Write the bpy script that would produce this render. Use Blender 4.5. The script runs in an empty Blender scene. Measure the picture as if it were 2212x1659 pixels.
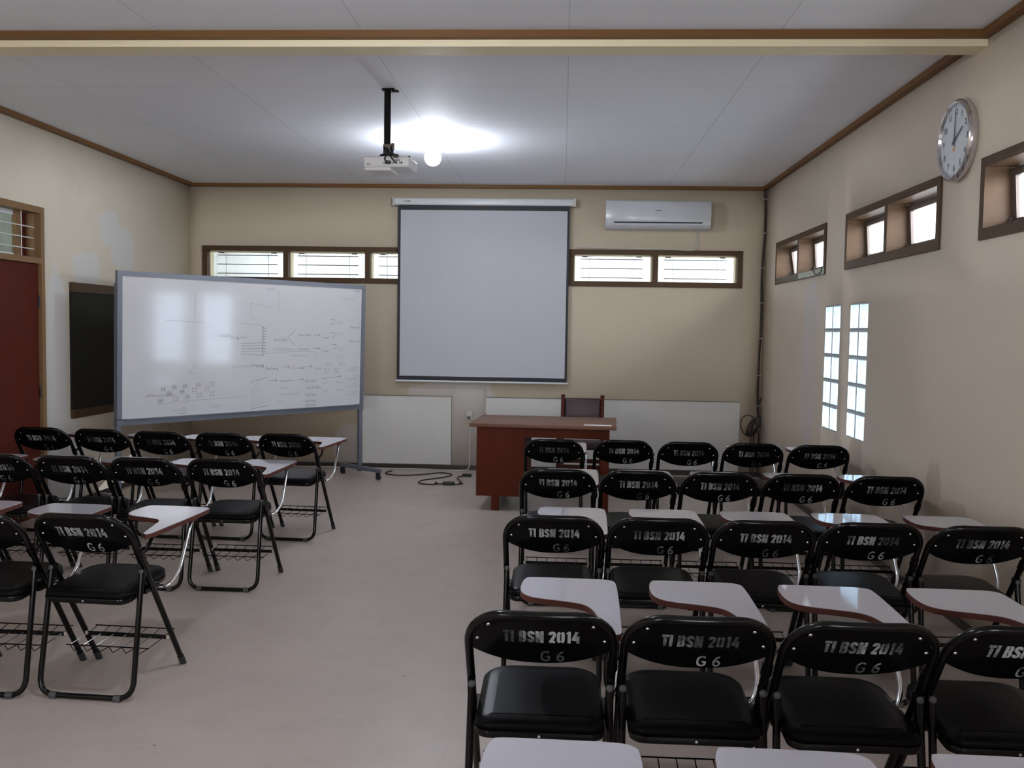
import bpy, bmesh, math, random
from mathutils import Vector, Matrix
random.seed(7)
PI = math.pi
SC = bpy.context.scene
COL = SC.collection

# ------------------------------------------------------------------ camera
CAM_H = 1.55
F_PX, PITCH, YAW, ROLL = 2000.0, 0.0581, 0.0536, 0.0155
def make_camera():
    cy, sy, cp, sp = math.cos(YAW), math.sin(YAW), math.cos(PITCH), math.sin(PITCH)
    fw = Vector((-sy*cp, cy*cp, -sp))
    ri = Vector((cy, sy, 0.0))
    up = ri.cross(fw)
    cr, sr = math.cos(ROLL), math.sin(ROLL)
    r2 = ri*cr + up*sr
    u2 = up*cr - ri*sr
    m = Matrix((r2, u2, -fw)).transposed().to_4x4()
    m.translation = Vector((0, 0, CAM_H))
    cd = bpy.data.cameras.new('camera')
    cd.sensor_fit = 'HORIZONTAL'
    cd.sensor_width = 36.0
    cd.lens = F_PX/2212.0*36.0
    cd.clip_start = 0.05
    co = bpy.data.objects.new('camera', cd)
    co.matrix_world = m
    COL.objects.link(co)
    SC.camera = co
make_camera()

# ------------------------------------------------------------------ light, exposure
SKY_STRENGTH = 30.0
BULB_STRENGTH = 310.0
EXPOSURE = -0.20
w = bpy.data.worlds.new('sky'); SC.world = w
w.use_nodes = True
wn = w.node_tree
bg = wn.nodes['Background']
tc = wn.nodes.new('ShaderNodeTexCoord'); sep = wn.nodes.new('ShaderNodeSeparateXYZ')
cr_ = wn.nodes.new('ShaderNodeValToRGB')
cr_.color_ramp.elements[0].position = 0.45; cr_.color_ramp.elements[0].color = (0.86, 0.87, 0.88, 1)
cr_.color_ramp.elements[1].position = 1.0; cr_.color_ramp.elements[1].color = (0.80, 0.88, 1.0, 1)
mp = wn.nodes.new('ShaderNodeMapRange'); mp.inputs['From Min'].default_value = -1
wn.links.new(tc.outputs['Generated'], sep.inputs[0]); wn.links.new(sep.outputs['Z'], mp.inputs['Value'])
wn.links.new(mp.outputs[0], cr_.inputs[0]); wn.links.new(cr_.outputs[0], bg.inputs['Color'])
bg.inputs['Strength'].default_value = SKY_STRENGTH
SC.view_settings.view_transform = 'Standard'
SC.view_settings.look = 'None'
SC.view_settings.exposure = EXPOSURE
SC.view_settings.gamma = 1.0
SC.view_settings.use_curve_mapping = False
try:
    SC.cycles.use_denoising = True
    SC.cycles.max_bounces = 10
    SC.cycles.diffuse_bounces = 6
    SC.cycles.transparent_max_bounces = 16
    SC.cycles.sample_clamp_indirect = 12.0
    SC.cycles.caustics_reflective = False
    SC.cycles.caustics_refractive = False
except Exception:
    pass

# ------------------------------------------------------------------ dimensions of the room (metres)
XL, XR, YB, YF = -4.137, 2.15, 10.122, -3.2
CEIL = 3.113
TH = 0.16

# ------------------------------------------------------------------ materials
def nd(nt, t, **kw):
    n = nt.nodes.new(t)
    for k, v in kw.items():
        if k in n.inputs: n.inputs[k].default_value = v
        else: setattr(n, k, v)
    return n
def mathn(nt, op, a, b=None, c=None, clamp=False):
    n = nt.nodes.new('ShaderNodeMath'); n.operation = op; n.use_clamp = clamp
    for i, v in enumerate((a, b, c)):
        if v is None: continue
        if isinstance(v, (int, float)): n.inputs[i].default_value = v
        else: nt.links.new(v, n.inputs[i])
    return n.outputs[0]
def mixc(nt, f, a, b):
    n = nt.nodes.new('ShaderNodeMix'); n.data_type = 'RGBA'
    for i, v in ((0, f), (6, a), (7, b)):
        if isinstance(v, (int, float)): n.inputs[i].default_value = v
        elif isinstance(v, tuple): n.inputs[i].default_value = (*v, 1)
        else: nt.links.new(v, n.inputs[i])
    return n.outputs[2]
def mat(name, col, rough=0.5, metal=0.0, var=0.06, scale=6.0, bump=0.0, spec=0.5, coat=0.0):
    m = bpy.data.materials.new(name); m.use_nodes = True
    nt = m.node_tree; b = nt.nodes['Principled BSDF']
    b.inputs['Roughness'].default_value = rough
    b.inputs['Metallic'].default_value = metal
    b.inputs['Specular IOR Level'].default_value = spec
    b.inputs['Coat Weight'].default_value = coat
    co = nt.nodes.new('ShaderNodeTexCoord')
    no = nd(nt, 'ShaderNodeTexNoise', Scale=scale, Detail=4.0)
    nt.links.new(co.outputs['Object'], no.inputs['Vector'])
    dark = tuple(c*(1-var) for c in col); light = tuple(min(1, c*(1+var)) for c in col)
    nt.links.new(mixc(nt, no.outputs[0], dark, light), b.inputs['Base Color'])
    if bump:
        bp = nd(nt, 'ShaderNodeBump', Strength=bump, Distance=0.01)
        n2 = nd(nt, 'ShaderNodeTexNoise', Scale=scale*12, Detail=3.0)
        nt.links.new(co.outputs['Object'], n2.inputs['Vector'])
        nt.links.new(n2.outputs[0], bp.inputs['Height']); nt.links.new(bp.outputs[0], b.inputs['Normal'])
    return m
def wood(name, c1, c2, rough=0.35, scale=3.0, axis=(1, 8, 8)):
    m = mat(name, c1, rough, spec=0.14)
    nt = m.node_tree; b = nt.nodes['Principled BSDF']
    co = nt.nodes.new('ShaderNodeTexCoord')
    mpn = nd(nt, 'ShaderNodeMapping', Scale=axis)
    no = nd(nt, 'ShaderNodeTexNoise', Scale=scale, Detail=6.0, Distortion=0.6)
    nt.links.new(co.outputs['Object'], mpn.inputs[0]); nt.links.new(mpn.outputs[0], no.inputs['Vector'])
    nt.links.new(mixc(nt, no.outputs[0], c1, c2), b.inputs['Base Color'])
    return m
def wall_mat(name, col, patches, patch_col, ax, stains=(), stain_col=(0.3, 0.2, 0.13)):
    """painted plaster; patches = (u, z, ru, rz) blots of fresh white paint with ragged edges, u along axis ax"""
    m = mat(name, col, 0.6, var=0.05, scale=1.3, bump=0.06)
    nt = m.node_tree; b = nt.nodes['Principled BSDF']
    base = b.inputs['Base Color'].links[0].from_socket
    co = nt.nodes.new('ShaderNodeTexCoord'); sp = nt.nodes.new('ShaderNodeSeparateXYZ')
    nt.links.new(co.outputs['Object'], sp.inputs[0])
    nz = nd(nt, 'ShaderNodeTexNoise', Scale=4.5, Detail=5.0)
    nt.links.new(co.outputs['Object'], nz.inputs['Vector'])
    u, z = sp.outputs[ax], sp.outputs['Z']
    def blots(lst):
      tot = None
      for (pu, pz, ru, rz) in lst:
          du = mathn(nt, 'POWER', mathn(nt, 'ABSOLUTE', mathn(nt, 'DIVIDE', mathn(nt, 'SUBTRACT', u, pu), ru)), 3.0)
          dz = mathn(nt, 'POWER', mathn(nt, 'ABSOLUTE', mathn(nt, 'DIVIDE', mathn(nt, 'SUBTRACT', z, pz), rz)), 3.0)
          d = mathn(nt, 'ADD', mathn(nt, 'ADD', du, dz), mathn(nt, 'MULTIPLY', nz.outputs[0], 2.2))
          k = mathn(nt, 'MULTIPLY', mathn(nt, 'SUBTRACT', 2.05, d), 3.0, clamp=True)
          tot = k if tot is None else mathn(nt, 'MAXIMUM', tot, k)
      return tot
    tot = blots(patches); tot2 = blots(stains) if stains else None
    # faint grubby blotches that sit in the paint
    n3 = nd(nt, 'ShaderNodeTexNoise', Scale=0.9, Detail=6.0, Roughness=0.7)
    nt.links.new(co.outputs['Object'], n3.inputs['Vector'])
    gr = mathn(nt, 'MULTIPLY', mathn(nt, 'SUBTRACT', n3.outputs[0], 0.52), 1.6, clamp=True)
    c = mixc(nt, gr, base, tuple(x*0.82 for x in col))
    if tot is not None: c = mixc(nt, mathn(nt, 'MULTIPLY', tot, 0.8), c, patch_col)
    if tot2 is not None: c = mixc(nt, mathn(nt, 'MULTIPLY', tot2, 0.35), c, stain_col)
    nt.links.new(c, b.inputs['Base Color'])
    return m
def floor_mat():
    m = mat('worn_floor_tile', (0.445, 0.378, 0.355), 0.34, var=0.12, scale=1.2)
    nt = m.node_tree; b = nt.nodes['Principled BSDF']
    base = b.inputs['Base Color'].links[0].from_socket
    co = nt.nodes.new('ShaderNodeTexCoord')
    br = nd(nt, 'ShaderNodeTexBrick', Scale=1.0)
    br.offset = 0.0
    br.inputs['Brick Width'].default_value = 0.40; br.inputs['Row Height'].default_value = 0.40
    br.inputs['Mortar Size'].default_value = 0.0022; br.inputs['Mortar Smooth'].default_value = 0.4
    br.inputs['Color1'].default_value = (1, 1, 1, 1); br.inputs['Color2'].default_value = (0.96, 0.96, 0.96, 1)
    br.inputs['Mortar'].default_value = (0.90, 0.89, 0.88, 1)
    nt.links.new(co.outputs['Object'], br.inputs['Vector'])
    n2 = nd(nt, 'ShaderNodeTexNoise', Scale=5.0, Detail=8.0, Roughness=0.7)
    nt.links.new(co.outputs['Object'], n2.inputs['Vector'])
    st = mathn(nt, 'MULTIPLY', mathn(nt, 'SUBTRACT', n2.outputs[0], 0.51), 2.4, clamp=True)
    n5 = nd(nt, 'ShaderNodeTexNoise', Scale=0.6, Detail=3.0)
    nt.links.new(co.outputs['Object'], n5.inputs['Vector'])
    c0 = mixc(nt, n5.outputs[0], base, (0.475, 0.398, 0.345))
    c = mixc(nt, st, c0, (0.36, 0.315, 0.285))
    # small specks of dropped dirt
    vo = nd(nt, 'ShaderNodeTexVoronoi', Scale=2.3)
    nt.links.new(co.outputs['Object'], vo.inputs['Vector'])
    sk = mathn(nt, 'LESS_THAN', vo.outputs['Distance'], 0.018)
    c = mixc(nt, mathn(nt, 'MULTIPLY', sk, 0.7), c, (0.1, 0.09, 0.08))
    mm = nt.nodes.new('ShaderNodeMix'); mm.data_type = 'RGBA'; mm.blend_type = 'MULTIPLY'; mm.inputs[0].default_value = 1.0
    nt.links.new(c, mm.inputs[6]); nt.links.new(br.outputs['Color'], mm.inputs[7])
    nt.links.new(mm.outputs[2], b.inputs['Base Color'])
    rr = mathn(nt, 'ADD', 0.27, mathn(nt, 'MULTIPLY', n2.outputs[0], 0.22))
    nt.links.new(rr, b.inputs['Roughness'])
    return m
def ceil_mat():
    m = mat('ceiling_board', (0.85, 0.87, 0.94), 0.75, var=0.03, scale=0.7)
    nt = m.node_tree; b = nt.nodes['Principled BSDF']
    base = b.inputs['Base Color'].links[0].from_socket
    co = nt.nodes.new('ShaderNodeTexCoord'); mpn = nd(nt, 'ShaderNodeMapping', Location=(-0.005, -6.06, 0.0))
    nt.links.new(co.outputs['Object'], mpn.inputs[0])
    br = nd(nt, 'ShaderNodeTexBrick', Scale=1.0); br.offset = 0.0
    br.inputs['Brick Width'].default_value = 1.09; br.inputs['Row Height'].default_value = 1.15
    br.inputs['Mortar Size'].default_value = 0.0035; br.inputs['Mortar Smooth'].default_value = 0.2
    br.inputs['Color1'].default_value = (1, 1, 1, 1); br.inputs['Color2'].default_value = (0.975, 0.975, 0.975, 1)
    br.inputs['Mortar'].default_value = (0.76, 0.76, 0.76, 1)
    nt.links.new(mpn.outputs[0], br.inputs['Vector'])
    mm = nt.nodes.new('ShaderNodeMix'); mm.data_type = 'RGBA'; mm.blend_type = 'MULTIPLY'; mm.inputs[0].default_value = 1.0
    nt.links.new(base, mm.inputs[6]); nt.links.new(br.outputs['Color'], mm.inputs[7])
    nt.links.new(mm.outputs[2], b.inputs['Base Color'])
    return m
def pane_mat(name, haze, tint=(1, 1, 1), topz=None):
    """thin pane: clear, a little gloss, and a film of dust (haze)"""
    m = bpy.data.materials.new(name); m.use_nodes = True
    nt = m.node_tree; nt.nodes.clear()
    out = nt.nodes.new('ShaderNodeOutputMaterial')
    tr = nd(nt, 'ShaderNodeBsdfTransparent', Color=(*tint, 1))
    tl = nd(nt, 'ShaderNodeBsdfTranslucent', Color=(0.75, 0.77, 0.76, 1))
    gl = nd(nt, 'ShaderNodeBsdfGlossy', Roughness=0.03)
    co = nt.nodes.new('ShaderNodeTexCoord')
    no = nd(nt, 'ShaderNodeTexNoise', Scale=2.6, Detail=6.0, Roughness=0.65)
    nt.links.new(co.outputs['Object'], no.inputs['Vector'])
    h = mathn(nt, 'MULTIPLY', no.outputs[0], haze*2, clamp=True)
    if topz is not None:
        sp = nt.nodes.new('ShaderNodeSeparateXYZ'); nt.links.new(co.outputs['Object'], sp.inputs[0])
        g = mathn(nt, 'MULTIPLY', mathn(nt, 'SUBTRACT', sp.outputs['Z'], topz-0.20), 4.5, clamp=True)
        h = mathn(nt, 'MULTIPLY', h, mathn(nt, 'ADD', 0.25, g), clamp=True)
    m1 = nt.nodes.new('ShaderNodeMixShader'); m2 = nt.nodes.new('ShaderNodeMixShader')
    nt.links.new(h, m1.inputs[0]); nt.links.new(tr.outputs[0], m1.inputs[1]); nt.links.new(tl.outputs[0], m1.inputs[2])
    m2.inputs[0].default_value = 0.05
    nt.links.new(m1.outputs[0], m2.inputs[1]); nt.links.new(gl.outputs[0], m2.inputs[2])
    nt.links.new(m2.outputs[0], out.inputs[0])
    return m
def block_mat():
    m = bpy.data.materials.new('glass_block_front'); m.use_nodes = True
    nt = m.node_tree; nt.nodes.clear()
    out = nt.nodes.new('ShaderNodeOutputMaterial')
    tr = nd(nt, 'ShaderNodeBsdfTransparent', Color=(0.82, 0.90, 0.96, 1))
    gl = nd(nt, 'ShaderNodeBsdfGlossy', Roughness=0.08)
    co = nt.nodes.new('ShaderNodeTexCoord')
    wv = nd(nt, 'ShaderNodeTexNoise', Scale=11.0, Detail=2.0, Distortion=1.5)
    nt.links.new(co.outputs['Object'], wv.inputs['Vector'])
    bp = nd(nt, 'ShaderNodeBump', Strength=0.6, Distance=0.02)
    nt.links.new(wv.outputs[0], bp.inputs['Height']); nt.links.new(bp.outputs[0], gl.inputs['Normal'])
    m2 = nt.nodes.new('ShaderNodeMixShader'); m2.inputs[0].default_value = 0.08
    nt.links.new(tr.outputs[0], m2.inputs[1]); nt.links.new(gl.outputs[0], m2.inputs[2])
    nt.links.new(m2.outputs[0], out.inputs[0])
    return m
def frosted_mat():
    m = bpy.data.materials.new('glass_block_back'); m.use_nodes = True
    nt = m.node_tree; nt.nodes.clear()
    out = nt.nodes.new('ShaderNodeOutputMaterial')
    tr = nd(nt, 'ShaderNodeBsdfTransparent', Color=(0.8, 0.86, 0.92, 1))
    tl = nd(nt, 'ShaderNodeBsdfTranslucent', Color=(0.62, 0.68, 0.74, 1))
    co = nt.nodes.new('ShaderNodeTexCoord')
    wv = nd(nt, 'ShaderNodeTexNoise', Scale=14.0, Detail=2.0, Distortion=1.0)
    nt.links.new(co.outputs['Object'], wv.inputs['Vector'])
    m1 = nt.nodes.new('ShaderNodeMixShader')
    nt.links.new(mathn(nt, 'ADD', 0.35, mathn(nt, 'MULTIPLY', wv.outputs[0], 0.6), clamp=True), m1.inputs[0])
    nt.links.new(tr.outputs[0], m1.inputs[1]); nt.links.new(tl.outputs[0], m1.inputs[2])
    nt.links.new(m1.outputs[0], out.inputs[0])
    return m
def letter_mat():
    m = bpy.data.materials.new('stencil_paint'); m.use_nodes = True
    nt = m.node_tree; b = nt.nodes['Principled BSDF']; out = nt.nodes['Material Output']
    b.inputs['Base Color'].default_value = (0.40, 0.41, 0.43, 1); b.inputs['Roughness'].default_value = 0.75
    co = nt.nodes.new('ShaderNodeTexCoord'); oi = nt.nodes.new('ShaderNodeObjectInfo')
    cb = nt.nodes.new('ShaderNodeCombineXYZ')
    nt.links.new(mathn(nt, 'MULTIPLY', oi.outputs['Random'], 31.0), cb.inputs[0])
    nt.links.new(mathn(nt, 'MULTIPLY', oi.outputs['Random'], 57.0), cb.inputs[2])
    ad = nt.nodes.new('ShaderNodeVectorMath'); ad.operation = 'ADD'
    nt.links.new(co.outputs['Object'], ad.inputs[0]); nt.links.new(cb.outputs[0], ad.inputs[1])
    n1 = nd(nt, 'ShaderNodeTexNoise', Scale=7.0, Detail=2.0)
    n2 = nd(nt, 'ShaderNodeTexNoise', Scale=90.0, Detail=2.0)
    nt.links.new(ad.outputs[0], n1.inputs['Vector']); nt.links.new(ad.outputs[0], n2.inputs['Vector'])
    a = mathn(nt, 'ADD', mathn(nt, 'MULTIPLY', mathn(nt, 'SUBTRACT', n1.outputs[0], 0.43), 4.0),
              mathn(nt, 'MULTIPLY', mathn(nt, 'SUBTRACT', n2.outputs[0], 0.4), 0.8))
    a = mathn(nt, 'MAXIMUM', mathn(nt, 'MINIMUM', a, 0.85), 0.10)
    tr = nt.nodes.new('ShaderNodeBsdfTransparent'); mx = nt.nodes.new('ShaderNodeMixShader')
    nt.links.new(a, mx.inputs[0]); nt.links.new(tr.outputs[0], mx.inputs[1]); nt.links.new(b.outputs[0], mx.inputs[2])
    nt.links.new(mx.outputs[0], out.inputs[0])
    return m
def emis(name, col, s):
    m = bpy.data.materials.new(name); m.use_nodes = True
    nt = m.node_tree; nt.nodes.clear()
    out = nt.nodes.new('ShaderNodeOutputMaterial'); e = nd(nt, 'ShaderNodeEmission', Color=(*col, 1), Strength=s)
    nt.links.new(e.outputs[0], out.inputs[0])
    return m

CREAM = (0.56, 0.478, 0.365)
M = {
 'wall_back': wall_mat('cream_plaster_back', CREAM, [(-1.0, 0.45, 0.30, 0.62), (-1.25, 0.87, 0.45, 0.10), (-2.3, 0.25, 0.22, 0.26)], (0.66, 0.63, 0.60), 'X'),
 'wall_left': wall_mat('cream_plaster_left', (0.76, 0.70, 0.58), [(7.45, 0.35, 0.34, 0.40), (7.88, 2.02, 0.24, 0.17), (8.30, 2.42, 0.20, 0.17), (8.55, 2.25, 0.24, 0.22), (7.38, 1.1, 0.17, 0.9)], (0.76, 0.75, 0.76), 'Y'),
 'wall_right': wall_mat('cream_plaster_right', (0.66, 0.575, 0.475), [(8.22, 1.3, 0.26, 0.75)], (0.62, 0.57, 0.57), 'Y', [(6.85, 0.62, 0.16, 0.20), (6.45, 0.50, 0.2, 0.16), (5.42, 0.60, 0.12, 0.26), (5.15, 0.55, 0.2, 0.12)]),
 'beam': mat('beam_paint', (0.84, 0.74, 0.52), 0.55, var=0.05, scale=1.5),
 'floor': floor_mat(), 'ceil': ceil_mat(),
 'trim': wood('brown_gloss_trim', (0.15, 0.070, 0.026), (0.19, 0.095, 0.036), 0.45),
 'frame': wood('brown_window_paint', (0.075, 0.043, 0.024), (0.10, 0.06, 0.034), 0.45),
 'sash': mat('grey_brown_sash', (0.14, 0.11, 0.10), 0.45, spec=0.3),
 'door': wood('red_brown_door', (0.075, 0.012, 0.007), (0.095, 0.016, 0.009), 0.6, 2.0, (6, 6, 0.6)),
 'doorframe': wood('ochre_door_frame', (0.22, 0.13, 0.065), (0.26, 0.155, 0.08), 0.4),
 'panel': mat('white_wall_board', (0.60, 0.585, 0.56), 0.55, var=0.05, scale=2.0),
 'groove': mat('board_edge', (0.20, 0.185, 0.165), 0.7),
 'skirt': mat('black_skirting', (0.035, 0.025, 0.025), 0.4),
 'black': mat('black_enamel_tube', (0.0035, 0.0028, 0.003), 0.16, var=0.1, spec=0.25),
 'vinyl': mat('black_vinyl', (0.0040, 0.0040, 0.0046), 0.30, var=0.1, scale=3, bump=0.03, spec=0.06),
 'shell': mat('black_back_shell', (0.0030, 0.0026, 0.003), 0.22, var=0.1, scale=4, bump=0.02, spec=0.07),
 'rubber': mat('dark_rubber', (0.022, 0.022, 0.024), 0.6),
 'greycap': mat('grey_glide', (0.05, 0.05, 0.052), 0.5),
 'steel': mat('bright_steel', (0.62, 0.62, 0.65), 0.22, 1.0, var=0.03),
 'chrome': mat('chrome_tube', (0.72, 0.74, 0.78), 0.10, 1.0, var=0.03),
 'laminate': mat('white_laminate', (0.46, 0.448, 0.498), 0.06, var=0.03, scale=4, spec=0.5),
 'tabedge': mat('red_brown_edge', (0.085, 0.024, 0.017), 0.5, var=0.2, scale=14, spec=0.3),
 'letters': letter_mat(),
 'desk': wood('red_brown_desk', (0.080, 0.013, 0.004), (0.105, 0.018, 0.006), 0.55, 2.5, (5, 5, 0.7)),
 'desktop': wood('dark_desk_top', (0.15, 0.075, 0.052), (0.19, 0.10, 0.07), 0.42, 2.5, (0.7, 6, 6)),
 'maroon': mat('maroon_leather', (0.028, 0.008, 0.013), 0.42, var=0.15, scale=9, bump=0.05),
 'redwood': wood('red_chair_wood', (0.065, 0.013, 0.008), (0.085, 0.018, 0.011), 0.45),
 'paper': mat('white_paper', (0.78, 0.74, 0.72), 0.7),
 'alu': mat('grey_painted_steel', (0.155, 0.17, 0.21), 0.38, 0.2, var=0.05),
 'board': mat('whiteboard_face', (0.64, 0.635, 0.665), 0.10, var=0.035, scale=2.5, spec=0.9),
 'ink': mat('faded_marker', (0.36, 0.36, 0.39), 0.7),
 'ink2': mat('dark_marker', (0.20, 0.20, 0.23), 0.7),
 'green': mat('old_chalkboard', (0.012, 0.012, 0.010), 0.6, var=0.3, scale=3, spec=0.25),
 'screen': mat('matte_screen', (0.505, 0.512, 0.56), 0.85, var=0.02, scale=2),
 'screenblack': mat('screen_border', (0.012, 0.012, 0.018), 0.6),
 'casing': mat('white_casing', (0.66, 0.68, 0.70), 0.35, var=0.02),
 'ac': mat('ac_plastic', (0.58, 0.60, 0.64), 0.22, var=0.02),
 'dark': mat('dark_slot', (0.012, 0.012, 0.02), 0.5),
 'projector': mat('projector_shell', (0.66, 0.65, 0.67), 0.35, var=0.03),
 'lens': mat('lens_glass', (0.9, 0.9, 0.9), 0.1),
 'cable': mat('black_cable', (0.018, 0.013, 0.011), 0.5),
 'browncable': mat('brown_cable', (0.032, 0.017, 0.011), 0.5),
 'whitecable': mat('white_cable', (0.55, 0.53, 0.50), 0.5),
 'socket': mat('yellowed_plastic', (0.50, 0.45, 0.38), 0.4),
 'bulb': emis('lit_bulb', (0.86, 0.92, 1.0), BULB_STRENGTH),
 'ceramic': mat('lamp_holder', (0.7, 0.7, 0.7), 0.3),
 'clockface': mat('clock_face', (0.66, 0.72, 0.76), 0.4, var=0.02),
 'clockrim': mat('clock_rim', (0.66, 0.62, 0.64), 0.14, 0.85, var=0.03),
 'clockink': mat('clock_ink', (0.10, 0.12, 0.15), 0.5),
 'orange': mat('orange_mark', (0.75, 0.32, 0.10), 0.5),
 'glass_back': pane_mat('dusty_pane', 0.30, (1, 1, 1), 2.40),
 'glass': pane_mat('clear_pane', 0.04),
 'glass_door': pane_mat('transom_pane', 0.45, (0.75, 0.80, 0.74)),
 'block': block_mat(), 'blockback': frosted_mat(),
 'blockrim': mat('glass_block_rim', (0.62, 0.70, 0.75), 0.25, var=0.05),
 'blockside': mat('glass_block_side', (0.46, 0.54, 0.585), 0.4, var=0.35, scale=22),
 'mortar': mat('white_grout', (0.7, 0.72, 0.74), 0.6),
 'ground': mat('outdoor_paving', (0.60, 0.60, 0.58), 0.8, var=0.15, scale=0.8),
 'corridor': mat('corridor_plaster', (0.17, 0.185, 0.15), 0.8, var=0.1, scale=0.8),
 'outwall': mat('weathered_outside_wall', (0.72, 0.75, 0.74), 0.85, var=0.25, scale=1.1),
 'outwall2': mat('dim_outside_wall', (0.26, 0.27, 0.25), 0.85, var=0.35, scale=1.6),  # kept dark so the back panes do not blow out
 'eave': mat('eave_board', (0.40, 0.42, 0.44), 0.7),
 'greenpaint': mat('pale_green_tape', (0.42, 0.46, 0.36), 0.5, var=0.15, scale=9),
}

# ------------------------------------------------------------------ mesh helpers
class MB:
    """collects vertices and faces for one mesh"""
    def __init__(s): s.v = []; s.f = []; s.mi = []; s.sm = []
    def add(s, vs, fs, mi=0, smooth=False):
        o = len(s.v); s.v += [tuple(p) for p in vs]
        for f in fs: s.f.append(tuple(i+o for i in f)); s.mi.append(mi); s.sm.append(smooth)
    def quad(s, a, b, c, d, mi=0): s.add((a, b, c, d), ((0, 1, 2, 3),), mi)
    def box(s, x0, x1, y0, y1, z0, z1, mi=0, xf=None):
        vs = [Vector((x, y, z)) for z in (z0, z1) for y in (y0, y1) for x in (x0, x1)]
        if xf: vs = [xf(p) for p in vs]
        s.add(vs, ((0, 2, 3, 1), (4, 5, 7, 6), (0, 1, 5, 4), (2, 6, 7, 3), (0, 4, 6, 2), (1, 3, 7, 5)), mi)
    def rbox(s, x0, x1, y0, y1, z0, z1, r, mi=0, xf=None, seg=3):
        """box with rounded vertical-profile edges (bevelled all round)"""
        bm = bmesh.new(); bmesh.ops.create_cube(bm, size=1.0)
        for v in bm.verts:
            v.co = Vector(((x0+x1)/2+v.co.x*(x1-x0), (y0+y1)/2+v.co.y*(y1-y0), (z0+z1)/2+v.co.z*(z1-z0)))
        bmesh.ops.bevel(bm, geom=bm.edges[:], offset=r, segments=seg, profile=0.5, affect='EDGES')
        bm.verts.index_update()
        vs = [v.co.copy() for v in bm.verts]
        if xf: vs = [xf(p) for p in vs]
        s.add(vs, [tuple(v.index for v in f.verts) for f in bm.faces], mi, True)
        bm.free()
    def tube(s, pts, r, n=10, mi=0, closed=False, cap=True):
        pts = [Vector(p) for p in pts]; N = len(pts)
        rs = r if isinstance(r, (list, tuple)) else [r]*N
        T = []
        for i in range(N):
            if closed: t = pts[(i+1) % N]-pts[i-1]
            else: t = pts[min(i+1, N-1)]-pts[max(i-1, 0)]
            T.append(t.normalized() if t.length > 1e-9 else Vector((0, 0, 1)))
        ref = Vector((0, 0, 1)) if abs(T[0].z) < 0.9 else Vector((1, 0, 0))
        u = (ref-T[0]*ref.dot(T[0])).normalized()
        vs = []
        for i in range(N):
            if i:
                ax = T[i-1].cross(T[i])
                if ax.length > 1e-8: u = Matrix.Rotation(T[i-1].angle(T[i]), 3, ax.normalized()) @ u
                u = (u-T[i]*u.dot(T[i])).normalized()
            b = T[i].cross(u)
            for k in range(n):
                a = 2*PI*k/n
                vs.append(pts[i]+(u*math.cos(a)+b*math.sin(a))*rs[i])
        fs = []
        for i in range(N if closed else N-1):
            j = (i+1) % N
            for k in range(n):
                k2 = (k+1) % n
                fs.append((i*n+k, j*n+k, j*n+k2, i*n+k2))
        s.add(vs, fs, mi, True)
        if cap and not closed:
            s.add(vs[:n], (tuple(range(n)),), mi); s.add(vs[-n:], (tuple(reversed(range(n))),), mi)
    def cyl(s, p, d, r, h, n=16, mi=0, r2=None):
        p = Vector(p); d = Vector(d).normalized()
        s.tube([p, p+d*h], [r, r if r2 is None else r2], n, mi)
    def lathe(s, prof, p, d, n=24, mi=0):
        """profile [(radius, height)] about the axis d through p"""
        p = Vector(p); d = Vector(d).normalized()
        ref = Vector((0, 0, 1)) if abs(d.z) < 0.9 else Vector((1, 0, 0))
        u = (ref-d*ref.dot(d)).normalized(); b = d.cross(u)
        vs = []
        for (r, h) in prof:
            for k in range(n):
                a = 2*PI*k/n
                vs.append(p+d*h+(u*math.cos(a)+b*math.sin(a))*max(r, 1e-5))
        fs = []
        for i in range(len(prof)-1):
            for k in range(n):
                k2 = (k+1) % n
                fs.append((i*n+k, i*n+k2, (i+1)*n+k2, (i+1)*n+k))
        s.add(vs, fs, mi, True)
    def sphere(s, p, r, mi=0, n=12):
        prof = [(r*math.sin(PI*i/n), -r*math.cos(PI*i/n)) for i in range(n+1)]
        s.lathe(prof, p, (0, 0, 1), 2*n, mi)
    def prism(s, outline, levels, mi=0, cap_mi=None, map3=None):
        """outline(list of 2-D), levels [(z, inset)] stacked; caps closed with n-gons"""
        n = len(outline); vs = []
        c = Vector((sum(p[0] for p in outline)/n, sum(p[1] for p in outline)/n))
        nor = []
        for i in range(n):
            a, b = Vector(outline[i-1]), Vector(outline[(i+1) % n])
            t = (b-a).normalized(); nor.append(Vector((t.y, -t.x)))
        if sum((Vector(outline[i])-c).dot(nor[i]) for i in range(n)) < 0: nor = [-q for q in nor]
        for (z, ins) in levels:
            for i in range(n):
                q = Vector(outline[i])-nor[i]*ins
                p = Vector((q.x, q.y, z)); vs.append(map3(p) if map3 else p)
        fs = []
        for l in range(len(levels)-1):
            for i in range(n):
                j = (i+1) % n
                fs.append((l*n+i, l*n+j, (l+1)*n+j, (l+1)*n+i))
        s.add(vs, fs, mi, True)
        s.add(vs[:n], (tuple(reversed(range(n))),), mi)
        s.add(vs[-n:], (tuple(range(n)),), mi if cap_mi is None else cap_mi)
    def build(s, name, mats, parent=None):
        me = bpy.data.meshes.new(name)
        me.from_pydata(s.v, [], s.f)
        for m in (mats if isinstance(mats, (list, tuple)) else (mats,)): me.materials.append(m)
        me.polygons.foreach_set('material_index', s.mi)
        me.polygons.foreach_set('use_smooth', s.sm)
        me.update()
        bm = bmesh.new(); bm.from_mesh(me)
        bmesh.ops.recalc_face_normals(bm, faces=bm.faces[:]); bm.to_mesh(me); bm.free()
        try: me.set_sharp_from_angle(angle=math.radians(42))
        except Exception: pass
        o = bpy.data.objects.new(name, me); COL.objects.link(o)
        if parent: o.parent = parent
        return o
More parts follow.
